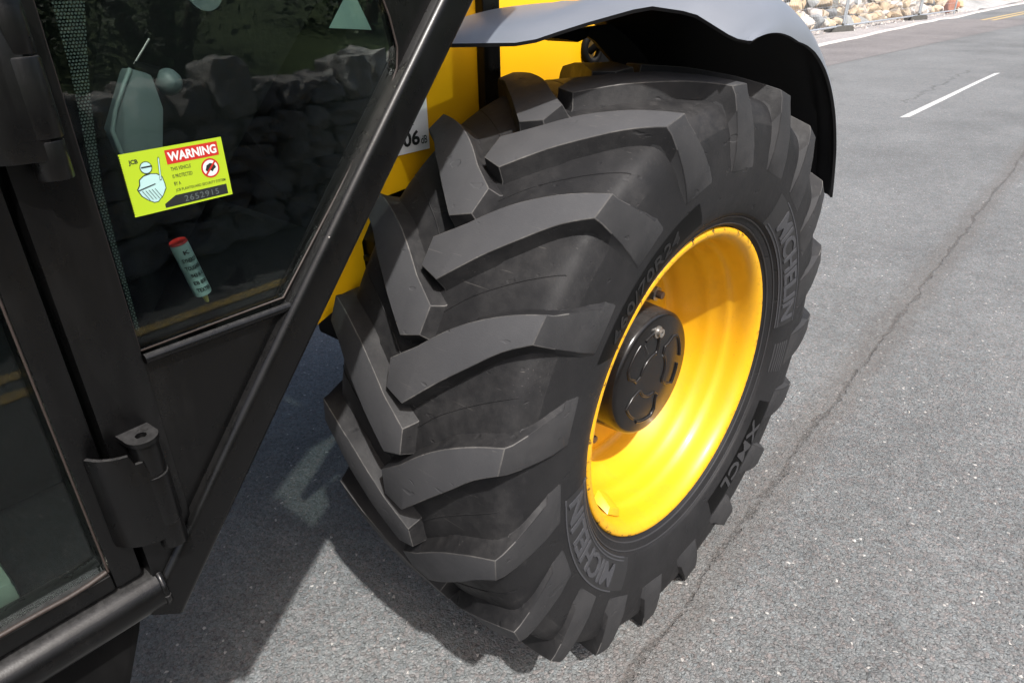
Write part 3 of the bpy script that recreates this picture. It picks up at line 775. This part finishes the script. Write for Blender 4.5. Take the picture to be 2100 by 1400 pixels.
for k in range(25):
    a = k/24*2*math.pi; rr_ = .0245+random.uniform(-.0008, .001)
    rg.append((-.665+rr_*math.cos(a), .161+random.uniform(-.001, .001), .7675+rr_*math.sin(a)))
wl.tube(rg, [random.uniform(.003, .0042) for _ in rg], 8)
wl.build("weld_bead", M['black'], sill, smooth=60)
# triangular infill panel and the small rail under the quarter window
MB().prism([(.205, 1.036), (.392, 1.030), (.30, .92), (.185, .775), (.16, .775)], -.668, -.659).build("infill_panel", M['black'], T)
MB().tube([(-.654, .2125, 1.0365), (-.655, .382, 1.033)], .0052, 14).build("window_rail", M['black'], T, smooth=60)
# quarter window
gpoly = [(.2120, 1.041), (.376, 1.041), (.46, 1.132), (.56, 1.243), (.5745, 1.268), (.578, 1.292), (.570, 1.325), (.562, 1.345), (.560, 1.375), (.68, 1.40), (.86, 1.60), (.88, 2.2), (.2120, 2.2)]
qp = MB().prism(gpoly, -.669, -.664).build("quarter_window", M['glass'], T)
tag(qp, label="dark green tinted quarter window")
# black surround plate between the window and the diagonal tube
sur = [(.376, 1.041), (.46, 1.132), (.56, 1.243), (.5745, 1.268), (.578, 1.292), (.570, 1.325), (.562, 1.345), (.560, 1.375), (.68, 1.40), (.86, 1.60), (.88, 2.2), (.90, 2.2), (.925, 1.66), (.89, 1.57), (.685, 1.345), (.54, 1.188), (.395, 1.028)]
MB().prism(sur, -.6705, -.6625).build("window_surround", M['black'], T)
MB().tube([(-.6625, a, b) for a, b in [(.2135, 2.2), (.2135, 1.0425), (.376, 1.0425), (.46, 1.1335), (.56, 1.2445), (.5755, 1.269), (.579, 1.292), (.571, 1.325), (.563, 1.345), (.561, 1.375)]], .0013, 8).build("window_seal", M['seal'], qp, smooth=60)
# ceramic dot print along the pillar
MB().prism([(.218, 1.06), (.2215, 1.06), (.2235, 1.15), (.2255, 1.20), (.238, 1.28), (.256, 1.36), (.262, 1.40), (.23, 1.40), (.228, 1.30), (.219, 1.20)], -.6706, -.6702).build("ceramic_dots", M['frit'], qp)
# door
door = MB()
door.box((XF-.045, .121, .800), (XF-.001, .1485, 2.2))
door.box((XF-.045, -1.1, .800), (XF-.001, .1208, .8205))
door = door.build("door_frame", M['black'], T, smooth=30, bevel=.004)
tag(door, label="black cab door frame")
MB().prism([(-1.1, .8208), (.1212, .8208), (.1212, 2.2), (-1.1, 2.2)], -.672, -.667).build("door_glass", M['glass'], door)
sl_ = MB()
pts = [(-.655, -1.1+.02*k, .8225+random.uniform(-.0008, .0008)) for k in range(61)]+[(-.655, .118, .826)]
sl_.tube(pts, .0026, 8)
sl_.tube([(-.654, .1195, .826), (-.654, .1195, 2.2)], .0012, 8)
sl_.build("door_seal", M['seal'], door, smooth=60)
# hinges
def hinge(dz):
    h = MB().tube([(-.634, .1825, .868+dz), (-.634, .1825, .927+dz)], .0148, 24).build("hinge", M['black'], T, smooth=40, bevel=.0015)
    br = MB()
    plan = smooth_poly([(-.6515, .133, 0), (-.640, .1395, 0), (-.632, .1475, 0), (-.626, .157, 0), (-.6225, .170, 0), (-.621, .183, 0)], 4)
    t = .0045; n = len(plan); vs = []
    for i, p in enumerate(plan):
        d = (plan[min(i+1, n-1)]-plan[max(i-1, 0)]).normalized(); q = Vector((-d.y, d.x, 0))*t
        if q.x > 0: q = -q
        f = min(1, i/6)
        zb = .852+dz+.0*(1-f); zt = .962+dz if p.y < .170 else .930+dz
        if .165 < p.y < .174: zt = .950+dz
        vs += [(p.x, p.y, zb), (p.x, p.y, zt), (p.x+q.x, p.y+q.y, zt), (p.x+q.x, p.y+q.y, zb)]
    fs = []
    for i in range(n-1):
        for k in range(4): fs.append((i*4+k, i*4+(k+1) % 4, i*4+4+(k+1) % 4, i*4+4+k))
    fs += [(3, 2, 1, 0), tuple((n-1)*4+k for k in range(4))]
    br.add(vs, fs).build("hinge_leaf", M['black'], h, smooth=40, bevel=.001)
    MB().tube([(-.634, .1825, .9285+dz), (-.634, .1825, .966+dz)], .0135, 24).build("knuckle", M['black'], h, smooth=40, bevel=.001)
    MB().tube([(-.634, .1825, .836+dz), (-.634, .1825, .866+dz)], .0135, 24).build("knuckle", M['black'], h, smooth=40, bevel=.001)
    # pierced top tab
    tabp = [(-.655, .1655), (-.655, .1965)]+[(-.634+.0165*math.cos(a), .1825+.0155*math.sin(a)) for a in [rad(80-k*16) for k in range(11)]]
    mt = MB(); m_ = len(tabp)
    hole = [(-.634+.0055*math.cos(2*math.pi*k/m_+1.2), .1825-.0055*math.sin(2*math.pi*k/m_+1.2)) for k in range(m_)]
    # start hole ring near first vertex direction
    best = min(range(m_), key=lambda s: sum((Vector((tabp[k][0], tabp[k][1]))-Vector((hole[(k+s) % m_][0], hole[(k+s) % m_][1]))).length for k in range(m_)))
    hole = [hole[(k+best) % m_] for k in range(m_)]
    z0, z1 = .9665+dz, .9715+dz
    vs = [(x, y, z1) for x, y in tabp]+[(x, y, z1) for x, y in hole]+[(x, y, z0) for x, y in tabp]+[(x, y, z0) for x, y in hole]
    fs = []
    for k in range(m_):
        k2 = (k+1) % m_
        fs += [(k, k2, m_+k2, m_+k), (2*m_+k2, 2*m_+k, 3*m_+k, 3*m_+k2), (k2, k, 2*m_+k, 2*m_+k2), (m_+k, m_+k2, 3*m_+k2, 3*m_+k)]
    mt.add(vs, fs).build("hinge_tab", M['black'], h, smooth=30)
    return h
hinge(0); hinge(.388)
# fuel tank / step below the sill
MB().prism([(-1.2, .745), (.150, .745), (.135, .70), (.04, .48), (-1.2, .48)], -.95, -.685).build("side_tank", M['black_matt'], T, bevel=.01)
# cab shell
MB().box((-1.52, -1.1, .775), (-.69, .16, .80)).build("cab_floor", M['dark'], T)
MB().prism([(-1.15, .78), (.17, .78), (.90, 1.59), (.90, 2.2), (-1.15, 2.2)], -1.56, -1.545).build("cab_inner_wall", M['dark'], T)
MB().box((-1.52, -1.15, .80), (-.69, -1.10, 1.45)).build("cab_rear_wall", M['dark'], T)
MB().box((-1.58, -1.15, 2.2), (-.66, .92, 2.32)).build("cab_roof", M['black'], T, bevel=.02)
# sloping front: panel below, windscreen above
def slope_quad(y0, z0, y1, z1, x0, x1, t):
    d = Vector((0, y1-y0, z1-z0)).normalized(); q = Vector((0, -d.z, d.y))*t
    p = [Vector((x0, y0, z0)), Vector((x1, y0, z0)), Vector((x1, y1, z1)), Vector((x0, y1, z1))]
    return MB().add(p+[a+q for a in p], [(0, 1, 2, 3), (7, 6, 5, 4), (0, 4, 5, 1), (1, 5, 6, 2), (2, 6, 7, 3), (3, 7, 4, 0)])
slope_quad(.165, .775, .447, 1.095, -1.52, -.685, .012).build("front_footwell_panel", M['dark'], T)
slope_quad(.4475, 1.0955, .91, 1.60, -1.52, -.685, .005).build("windscreen", M['glass_clear'], T)
MB().tube([(-1.53, .16, .77), (-1.53, .90, 1.58), (-1.53, .90, 2.2)], .02, 12).build("far_tube", M['black'], T, smooth=60)
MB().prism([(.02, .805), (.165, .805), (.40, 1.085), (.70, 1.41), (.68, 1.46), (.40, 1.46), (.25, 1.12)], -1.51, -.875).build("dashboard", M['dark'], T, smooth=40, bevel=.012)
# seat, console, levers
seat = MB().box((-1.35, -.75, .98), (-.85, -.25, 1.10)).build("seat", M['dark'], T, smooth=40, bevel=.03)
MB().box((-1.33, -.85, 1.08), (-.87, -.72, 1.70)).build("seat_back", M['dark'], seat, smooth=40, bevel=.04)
# grey lever housing seen behind the sticker
lp = [(.266, 1.298), (.284, 1.291), (.287, 1.262), (.277, 1.225), (.262, 1.205), (.245, 1.21), (.238, 1.25)]
lev = MB().prism([(y*1.14+.002, (z-CAMZ)*1.14+CAMZ) for y, z in lp], -.765, -.742).build("lever_housing", M['grey_trim'], T, smooth=40, bevel=.005)
hr = [(.2665, 1.2975), (.2555, 1.282), (.2455, 1.266), (.2385, 1.25), (.241, 1.23), (.2455, 1.211)]
MB().tube([(-.7425, y*1.14+.002, (z-CAMZ)*1.14+CAMZ) for y, z in hr], .0022, 8).build("housing_rim", simple("pale_grey_edge", (.15, .20, .19), .5), lev, smooth=60)  # lighter strip along the left edge of the housing
MB().tube([(-.765, .318, 1.288), (-.757, .335, 1.277)], [.006, .011], 16).build("lever_knob_collar", M['dark'], lev, smooth=60)
kb = MB().revolve([(-.014, .0005), (-.012, .0065), (-.007, .0115), (0, .0135), (.007, .0115), (.012, .0065), (.014, .0005)], 20)
kb.v = [(x-.75, y+.343, z+1.272) for x, y, z in kb.v]
kb.build("lever_knob", M['grey_trim'], lev, smooth=80)
MB().tube([(-.77, .322, 1.290), (-.77, .343, 1.312)], .0010, 6).build("wire_stem", M['steel'], lev, smooth=60)
MB().box((-1.2, .05, .80), (-1.0, .30, 1.15)).build("steering_column", M['dark'], T, smooth=40, bevel=.02)
sw = MB(); sw.tube([(-1.08+.18*math.cos(t), .02+.16*math.sin(t), 1.24+.08*math.sin(t)) for t in [2*math.pi*k/32 for k in range(33)]], .014, 10)
sw.build("steering_wheel", M['dark'], T, smooth=60)
MB().box((-.86, -.55, .80), (-.72, .02, .86)).build("door_side_console", M['grey_trim'], T, smooth=40, bevel=.012)
pgm = simple("pale_green_plastic_trim", (.12, .16, .125), .5, bumpsc=60, bs=.3, bd=.002, var=.35)
MB().box((-.80, -.10, .8005), (-.705, .052, .835)).build("floor_pedal", pgm, T, smooth=40, bevel=.008)
MB().prism([(-.12, .8005), (.040, .8005), (.022, .90), (-.02, .93), (-.12, .93)], -.845, -.815).build("pedal_guard", pgm, T, smooth=40, bevel=.004)
MB().box((-.775, -.06, .8355), (-.745, .02, .872)).build("pedal_pad", pgm, T, smooth=40, bevel=.006)
# round label and triangular paper on the far side of the glass
dk = MB().tube([(-.700, .375, 1.3555), (-.704, .375, 1.3555)], .0185, 28).build("round_label", M['grey_trim'], T, smooth=40)
MB().box((-.6995, .366, 1.3565), (-.6990, .384, 1.3575)).build("label_print", M['st_black'], dk)
MB().box((-.6995, .368, 1.3500), (-.6990, .382, 1.3510)).build("label_print", M['st_black'], dk)
MB().prism([(.494, 1.3165), (.552, 1.3115), (.535, 1.345), (.520, 1.346)], -.6735, -.673).build("corner_paper", simple("pale_green_paper", (.12, .19, .165), .7, var=.2), T)

# ------------------------------------------------------------------ warning sticker, on the inner face of the glass
SX = -.6634
SC = (-SX)/.65
def SP(u, v):      # u along width (0..1), v up (0..1)
    y = (.2385+.0965*u)*SC; z = (1.174+.056*v-CAMZ)*SC+CAMZ
    return y, z
def st_poly(poly, m, parent, lift, name):
    n = len(poly); mb = MB()
    pts = [SP(u, v) for u, v in poly]
    ar = sum(pts[i][0]*pts[(i+1) % n][1]-pts[(i+1) % n][0]*pts[i][1] for i in range(n))
    if ar < 0: pts = pts[::-1]
    x = SX+.00012*lift
    return mb.add([(x, a, b) for a, b in pts], [tuple(range(n))]).build(name, m, parent, recalc=False)
out = [(0.004, 0), (1, 0), (1, 1), (0.004, 1)]
for k in range(26): out += [(0.0, 1-(k+.5)/26.), (.012, 1-(k+1)/26.)]
stk = MB(); pts = [SP(u, max(0, v)) for u, v in out]
stk.prism(pts[:4]+pts[4:-1], SX-.0003, SX)
st = stk.build("warning_sticker", M['st_yellow'], T)
tag(st, label="lime yellow warning sticker with red banner on the cab window")
def st_text(txt, u0, u1, v0, v1, m, lift, bold=.0, space=1.0):
    (ya, za), (yb, zb) = SP(u0, v0), SP(u1, v1)
    return plane_text(txt, ya, yb, za, zb, SX+.00012*lift, m, st, "print", bold, space)
st_poly([(.415, .715), (.945, .715), (.945, .945), (.415, .945)], M['st_red'], st, 1, "red_banner")
st_text("WARNING", .435, .925, .755, .905, M['st_white'], 2, .035)
st_text("THIS VEHICLE", .435, .635, .60, .66, M['st_black'], 1, .012)
st_text("IS PROTECTED", .435, .635, .48, .54, M['st_black'], 1, .012)
st_text("BY A", .435, .50, .36, .42, M['st_black'], 1, .012)
st_text("JCB PLANTGUARD SECURITY SYSTEM", .435, .955, .245, .305, M['st_black'], 1, .012)
st_text("JCB", .070, .155, .80, .89, M['st_black'], 1, .045)
st_poly([(.30, .035), (.955, .035), (.955, .205), (.42, .205), (.30, .10)], M['st_black'], st, 1, "serial_panel")
st_text("2652915", .50, .86, .065, .165, M['st_grey'], 2, .0, 1.15)
def circ(u, v, r, n=28, a0=0): return [(u+r*math.cos(2*math.pi*k/n+a0)*.58, v+r*math.sin(2*math.pi*k/n+a0)) for k in range(n)]
st_poly(circ(.825, .525, .165), M['st_red'], st, 1, "no_entry_ring"); st_poly(circ(.825, .525, .135), M['st_white'], st, 2, "no_entry_field")
st_poly([(.77, .50), (.79, .58), (.83, .61), (.87, .58), (.885, .52), (.86, .50), (.84, .46), (.815, .50), (.79, .47)], M['st_black'], st, 3, "hand_pictogram")
st_poly([(.762, .435), (.775, .415), (.888, .615), (.875, .635)], M['st_red'], st, 4, "no_entry_bar")
GV = lambda P: [(u+.007, .135+.83*v) for u, v in P]
# guard figure: head, shoulders, shield, staff
st_poly(GV([(.150, .10), (.10, .20), (.075, .34), (.105, .42), (.115, .52), (.16, .58), (.19, .60), (.235, .60), (.29, .58), (.335, .50), (.345, .36), (.345, .26), (.30, .13), (.24, .03), (.20, .03)]), M['st_black'], st, 1, "guard_outline")
st_poly(GV([(.155, .11), (.107, .21), (.085, .335), (.115, .41), (.123, .51), (.165, .565), (.235, .585), (.285, .565), (.327, .495), (.337, .36), (.337, .27), (.295, .14), (.238, .045), (.203, .045)]), M['st_blue'], st, 2, "guard_body")
st_poly(circ(.212, .735, .098), M['st_black'], st, 3, "head_outline"); st_poly(circ(.212, .735, .086), M['st_blue'], st, 4, "guard_head")
st_poly(GV([(.162, .72), (.262, .72), (.262, .75), (.162, .75)]), M['st_black'], st, 5, "visor")
st_poly(GV([(.083, .33), (.25, .40), (.255, .385), (.087, .312)]), M['st_black'], st, 5, "shield_edge")
for k in range(5):
    u = .115+k*.03
    st_poly(GV([(u, .30), (u+.006, .30), (u+.055, .10), (u+.049, .10)]), M['st_black'], st, 5, "shield_line")
st_poly(GV([(.30, .44), (.318, .44), (.345, .86), (.338, .89), (.328, .86)]), M['st_black'], st, 5, "staff_outline")
st_poly(GV([(.304, .45), (.315, .45), (.341, .85), (.337, .87), (.331, .85)]), M['st_blue'], st, 6, "staff")
# grease cartridge lying on the cab floor, behind the glass
cy, cz = .292*1.0, 1.02
A = Vector((-.735, .306, 1.112)); B = Vector((-.735, .3195, 1.048))
ct = MB().tube([A, B], .0098, 20).build("grease_cartridge", simple("pale_green_plastic", (.22, .33, .31), .45), None, smooth=40, bevel=.002)
tag(ct, "pale green printed cartridge standing inside the cab window below the warning sticker", "cartridge")
MB().tube([A+(A-B)*.005, A+(A-B)*.035], [.0100, .0092], 20).build("cap", M['st_red'], ct, smooth=40)
MB().tube([B, B+(B-A)*.18], [.004, .002], 12).build("nozzle", simple("straw_plastic", (.35, .33, .08), .5), ct, smooth=40)
ax = (A-B).normalized()
for k, (tx, wd) in enumerate((("K", .007), ("SYNERGY", .0155), ("TOUGHER", .0165), ("943 R-1", .013), ("EB 800", .0145), ("TEXTER", .0155))):
    c = A+(B-A)*(.14+.145*k)
    vs_, fs_ = fit_text(tx, wd, .0048, .03)
    ad = Vector((0, ax.z, -ax.y)) if False else Vector((0, 1, .12)).normalized()
    mb = MB(); mb.add([tuple(c+ad*a+ax*b+Vector((math.sqrt(max(0, .0100**2-a*a))+.0003, 0, 0))) for a, b in vs_], fs_)
    mb.build("print", M['st_black'], ct, recalc=False)

# ------------------------------------------------------------------ rubble heap beyond the road
def rock_mesh(seed, flat_=.75):
    rr = random.Random(seed); bm = bmesh.new()
    for k in range(16):
        v = Vector((rr.gauss(0, 1), rr.gauss(0, 1), rr.gauss(0, 1))).normalized()
        m = max(abs(v.x), abs(v.y), abs(v.z)); v = v/(m**.6)
        bm.verts.new((v.x*rr.uniform(.8, 1.1)*.5, v.y*.42*rr.uniform(.8, 1.1), v.z*.5*flat_))
    r = bmesh.ops.convex_hull(bm, input=bm.verts)
    bmesh.ops.delete(bm, geom=[e for e in r["geom_interior"] if isinstance(e, bmesh.types.BMVert)], context='VERTS')
    bmesh.ops.bevel(bm, geom=bm.edges[:], offset=.03, segments=1, affect='EDGES')
    me = bpy.data.meshes.new("rubble_stone"); bm.to_mesh(me); bm.free(); return me
kinds = [('sandstone', "buff sandstone block in the rubble heap behind the mesh fence"), ('palestone', "pale limestone block in the rubble heap behind the mesh fence"), ('greystone', "dark grey stone in the rubble heap behind the mesh fence")]
rm_ = {}
for k, (mk, lb) in enumerate(kinds+[('redstone', '')]):
    rm_[mk] = []
    for s in range(6):
        me = rock_mesh(100*k+s); me.materials.append(M[mk]); rm_[mk].append(me)
rr = random.Random(5)
def rock(mk, lb, x, y, z, s, group="stones of the rubble heap"):
    row_ = lb
    q = cam.matrix_world.inverted() @ Vector((x, y, z)); px = 1050+1400*q.x/-q.z; py = 700-1400*q.y/-q.z
    if px < 1440 or py < -14: return None
    o = bpy.data.objects.new("rubble_stone", rr.choice(rm_[mk]))
    mw = Matrix.Translation((x, y, z)) @ Matrix.Rotation(rr.uniform(0, 6.28), 4, 'Z') @ Matrix.Rotation(rr.uniform(-.7, .7), 4, 'X') @ Matrix.Diagonal((s*rr.uniform(.85, 1.3), s*rr.uniform(.8, 1.1), s*rr.uniform(.8, 1.1), 1))
    if group:
        zone = "beside the mudguard" if px < 1680 else "left of the nearer fence post" if px < 1733 else "right of the nearer fence post" if px < 1800 else "between the two fence posts" if px < 1873 else "past the farther fence post"
        lvl = "at bottom of" if z < .33 else "low in" if z < .6 else "higher in"
        size = "small" if s < .36 else "large" if s > .5 else "mid-sized"
        lb = "%s %s %s the rubble heap, %s" % (size, lb.split(" in the")[0], lvl, zone)
    finish(o, world=mw); return tag(o, lb, "stone", group)
XR = -7.0
y = 17.0
for row in range(6):
    y = 15.5+row*.2
    while y < 35:
        s = rr.uniform(.28, .62)*(1-.05*row); y += s*.62
        mk, lb = rr.choices(kinds, (60, 26, 14))[0]
        taper = max(0, (33.5-y)/2.0) if y > 31.5 else 1
        if row*.2 > .25+taper*1.2: continue
        rock(mk, lb, XR-.05-row*.30+rr.uniform(-.12, .12)+(y-17)*.055, y, .13+row*.24+rr.uniform(-.05, .08), s)
for mk, lb, x, y, z, s in (('redstone', "rusty red sandstone block at the road end of the rubble heap", -5.65, 32.3, .25, .68),):
    rock(mk, lb, x, y, z, s, None)
hm = MB()
gx, gy = 10, 30
def hz(i, j):
    yy = 15+j*(20/gy); base = min(1, max(0, (yy-15)/2.5))*min(i/gx*4.2, 1.9)*(1 if yy < 32 else max(0, (35-yy)/3)); return base+.0
vs = [(XR-.45-i*.45+(15+j*(20/gy)-17)*.055, 15+j*(20/gy), max(-.02, hz(i, j)-.05+.1*math.sin(i*3.1+j*2.3))) for i in range(gx+1) for j in range(gy+1)]
hm.add(vs, [(i*(gy+1)+j, (i+1)*(gy+1)+j, (i+1)*(gy+1)+j+1, i*(gy+1)+j+1) for i in range(gx) for j in range(gy)])
tag(hm.build("rubble_core", M['verge'], smooth=60), label="small broken stone filling the rubble heap", cat="rubble", kind="stuff")
# small broken stones along the toe
ss = MB()
for k in range(700):
    y = rr.uniform(15, 36); x = XR+(y-17)*.055+abs(rr.gauss(0, .45))-.2; s = rr.uniform(.02, .07)
    c = Vector((x, y, .015+s*.3)); a = rr.uniform(0, 6.28)
    t = [c+Vector((math.cos(a+q*2.09)*s, math.sin(a+q*2.09)*s*.8, -s*.4)) for q in range(3)]+[c+Vector((rr.uniform(-.3, .3)*s, 0, s*.7))]
    ss.add(t, [(0, 1, 3), (1, 2, 3), (2, 0, 3)])
tag(ss.build("broken_stone", M['palestone']), label="loose broken stone along the foot of the rubble heap", cat="rubble", kind="stuff")
# far gravel bank
fb = MB()
vs = []
for j in range(30):
    y = 34+j*2
    for i, (dx, z) in enumerate(((0, .0), (-.6, .25), (-1.6, .8), (-3.5, 1.7), (-8, 2.6), (-20, 3.2))):
        vs.append((-5.2+dx+.02*j+rr.uniform(-.1, .1), y, z*(min(1, (j+1)/3))+rr.uniform(-.05, .05)))
fb.add(vs, [(j*6+i, j*6+i+1, (j+1)*6+i+1, (j+1)*6+i) for j in range(29) for i in range(5)])
tag(fb.build("gravel_bank", asphalt("grey_gravel", (1.0, .98, .95), .22, .5, False), smooth=60), kind="structure")

# ------------------------------------------------------------------ mesh fence panels with their feet
def fence_panel(p0, p1, label):
    p0 = Vector((*p0, 0)); p1 = Vector((*p1, 0))
    e = empty("mesh_fence_panel", p0)
    tag(e, label, "fence", "temporary fence panels before the rubble")
    z0, z1 = .14, 2.0
    q = lambda t, z: p0+(p1-p0)*t+Vector((0, 0, z))
    for t in (0.0, 1.0): MB().tube([q(t, .03), q(t, z1)], .028, 10).build("post", M['galv'], e, smooth=60)
    for z in (z0, z1): MB().tube([q(0, z), q(1, z)], .024, 10).build("rail", M['galv'], e, smooth=60)
    wr = MB(); L_ = (p1-p0).length
    for k in range(1, int(L_/.11)): 
        t = k*.11/L_; wr.tube([q(t, z0), q(t, z1)], .003, 4, False)
    for k in range(1, 8): wr.tube([q(0, z0+k*.25), q(1, z0+k*.25)], .003, 4, False)
    o = wr.build("wire_mesh", M['galv'], e); o["kind"] = "stuff"
fp = [(-6.35, 14.6), (-6.16, 21.2), (-5.72, 27.6), (-5.4, 31.6)]
lbs = ["steel mesh fence panel nearest the mudguard, before the rubble heap", "steel mesh fence panel between the two dark feet", "steel mesh fence panel at the road end of the rubble"]
for a, b, lb in zip(fp[:-1], fp[1:], lbs):
    d = (Vector(b)-Vector(a)).normalized()*.06
    fence_panel((a[0]+d.x, a[1]+d.y), (b[0]-d.x, b[1]-d.y), lb)
fm = simple("black_rubber_foot", (.07, .068, .062), .85, bumpsc=30, bs=.5, bd=.01, var=.4)
for (x, y), lb in ((fp[1], "dark rubber fence foot on the gravel nearest the mudguard"), (fp[2], "dark rubber fence foot farther along the gravel verge")):
    b = MB(); L_, w_, h_ = .95, .13, .14
    b.prism([(-L_/2, 0), (L_/2, 0), (L_/2-.03, h_*.7), (L_/2-.1, h_), (-L_/2+.1, h_), (-L_/2+.03, h_*.7)], -w_, w_)
    o = b.build("fence_foot", fm, None, bevel=.012, world=Matrix.Translation((x-.02, y-.25, .01)) @ Matrix.Rotation(rad(-18), 4, 'Z'))
    tag(o, lb, "fence foot", "fence feet")
    for dy in (-.12, .12):
        MB().tube([(0, dy, h_-.01), (0, dy, h_+.05)], .035, 10).build("socket", fm, o, smooth=50, local=Matrix())

# ------------------------------------------------------------------ behind the camera: dry stone wall, grass, bushes (seen in the glass)
W0 = 2.35
wall = empty("stone_wall", (W0+.2, 3, 0)); tag(wall, "dry stone wall with rough coping mirrored in the cab window", "wall")
wmesh = []
for s in range(10):
    bm = bmesh.new(); bmesh.ops.create_icosphere(bm, subdivisions=3, radius=.5)
    rq = random.Random(900+s); o3 = Vector((rq.uniform(0, 50), rq.uniform(0, 50), 0))
    from mathutils import noise as mn
    for v in bm.verts:
        n_ = mn.fractal(v.co*3.2+o3, .7, 2.1, 5); v.co = Vector((max(-.42, min(.42, v.co.x*1.15)), max(-.45, min(.45, v.co.y*1.2)), max(-.40, min(.40, v.co.z*1.15))))*(1+.30*n_)
    me = bpy.data.meshes.new("stone"); bm.to_mesh(me); bm.free(); me.materials.append(M['wallstone']); wmesh.append(me)
MB().box((W0+.10, -4, 0), (W0+.34, 12, .70)).build("wall_core", M['greystone'], wall)
rw = random.Random(77)
z = 0
for course in range(5):
    hgt = (.20, .18, .16, .15, .24)[course]; y = -4+rw.uniform(0, .2)
    while y < 12:
        wd = rw.uniform(.16, .42) if course < 4 else rw.uniform(.14, .26)
        dz = rw.uniform(.7, 1.35) if course == 4 else 1.05
        mw = Matrix.Translation((W0+.14+rw.uniform(-.03, .03) if course < 4 else W0+.2, y+wd/2, z+hgt/2*(dz if course == 4 else 1))) @ Matrix.Rotation(rw.uniform(-.15, .15), 4, 'X') @ Matrix.Rotation(rw.uniform(-.2, .2), 4, 'Z') @ Matrix.Diagonal((.34 if course < 4 else .42, wd*1.06, hgt*1.12*dz, 1))
        finish(bpy.data.objects.new("stone", rw.choice(wmesh)), wall, world=mw)
        y += wd
    z += hgt
gk = MB(); vs = []
for j in range(25):
    y = -40+j*5
    for x, zz_ in ((2.72, .35), (4, .5), (6, .8), (9, 1.4), (14, 2.6), (30, 5)):
        vs.append((x, y, zz_+rw.uniform(-.08, .08)))
gk.add(vs, [(j*6+i, j*6+i+1, (j+1)*6+i+1, (j+1)*6+i) for j in range(24) for i in range(5)])
tag(gk.build("grass_field", M['grass'], smooth=60), kind="structure")
def bush(x, y, rx, h, label):
    e = empty("hawthorn_bush", (x, y, .5)); tag(e, label, "bush", "bushes behind the stone wall")
    st_ = MB()
    for k in range(5):
        a = rw.uniform(0, 6.28); st_.tube([(x, y, .4), (x+.3*math.cos(a)*rx, y+.3*math.sin(a)*rx, .4+h*.4), (x+.6*math.cos(a)*rx, y+.6*math.sin(a)*rx, .4+h*.75)], [.07, .05, .02], 6)
    st_.build("trunk", M['bark'], e, smooth=60)
    lf = MB(); cl = [Vector((rw.gauss(0, .45)*rx, rw.gauss(0, .45)*rx, rw.uniform(.12, .95)*h)) for _ in range(26)]
    for k in range(5200):
        c = rw.choice(cl)+Vector((rw.gauss(0, .22)*rx*.6, rw.gauss(0, .22)*rx*.6, rw.gauss(0, .10)*h)); c.z = max(.05, c.z)
        s = rw.uniform(.03, .07); a = Vector((rw.gauss(0, 1), rw.gauss(0, 1), rw.gauss(0, 1))).normalized(); b = a.orthogonal().normalized()
        p = Vector((x, y, .5))+c
        lf.v += [tuple(p-a*s), tuple(p+b*s*.5), tuple(p+a*s), tuple(p-b*s*.5)]; n_ = len(lf.v); lf.f.append((n_-4, n_-3, n_-2, n_-1))
    me = bpy.data.meshes.new("crown"); me.from_pydata(lf.v, [], lf.f); me.materials.append(M['leaf'])
    finish(bpy.data.objects.new("crown", me), e)
for i, (x, y, r_, h) in enumerate(((5.6, 0.2, 1.4, 2.9), (5.2, 3.0, 1.5, 2.6), (6.0, 5.8, 1.6, 3.2), (5.8, 9.0, 1.7, 3.0), (6.5, -3.0, 1.6, 3.1))):
    bush(x, y, r_, h, ["leafy green bush behind the wall level with the camera", "low wide green bush behind the wall beside the wheel", "tall green bush behind the wall past the wheel", "green bush behind the far end of the wall", "green bush behind the wall beside the cab door"][i])
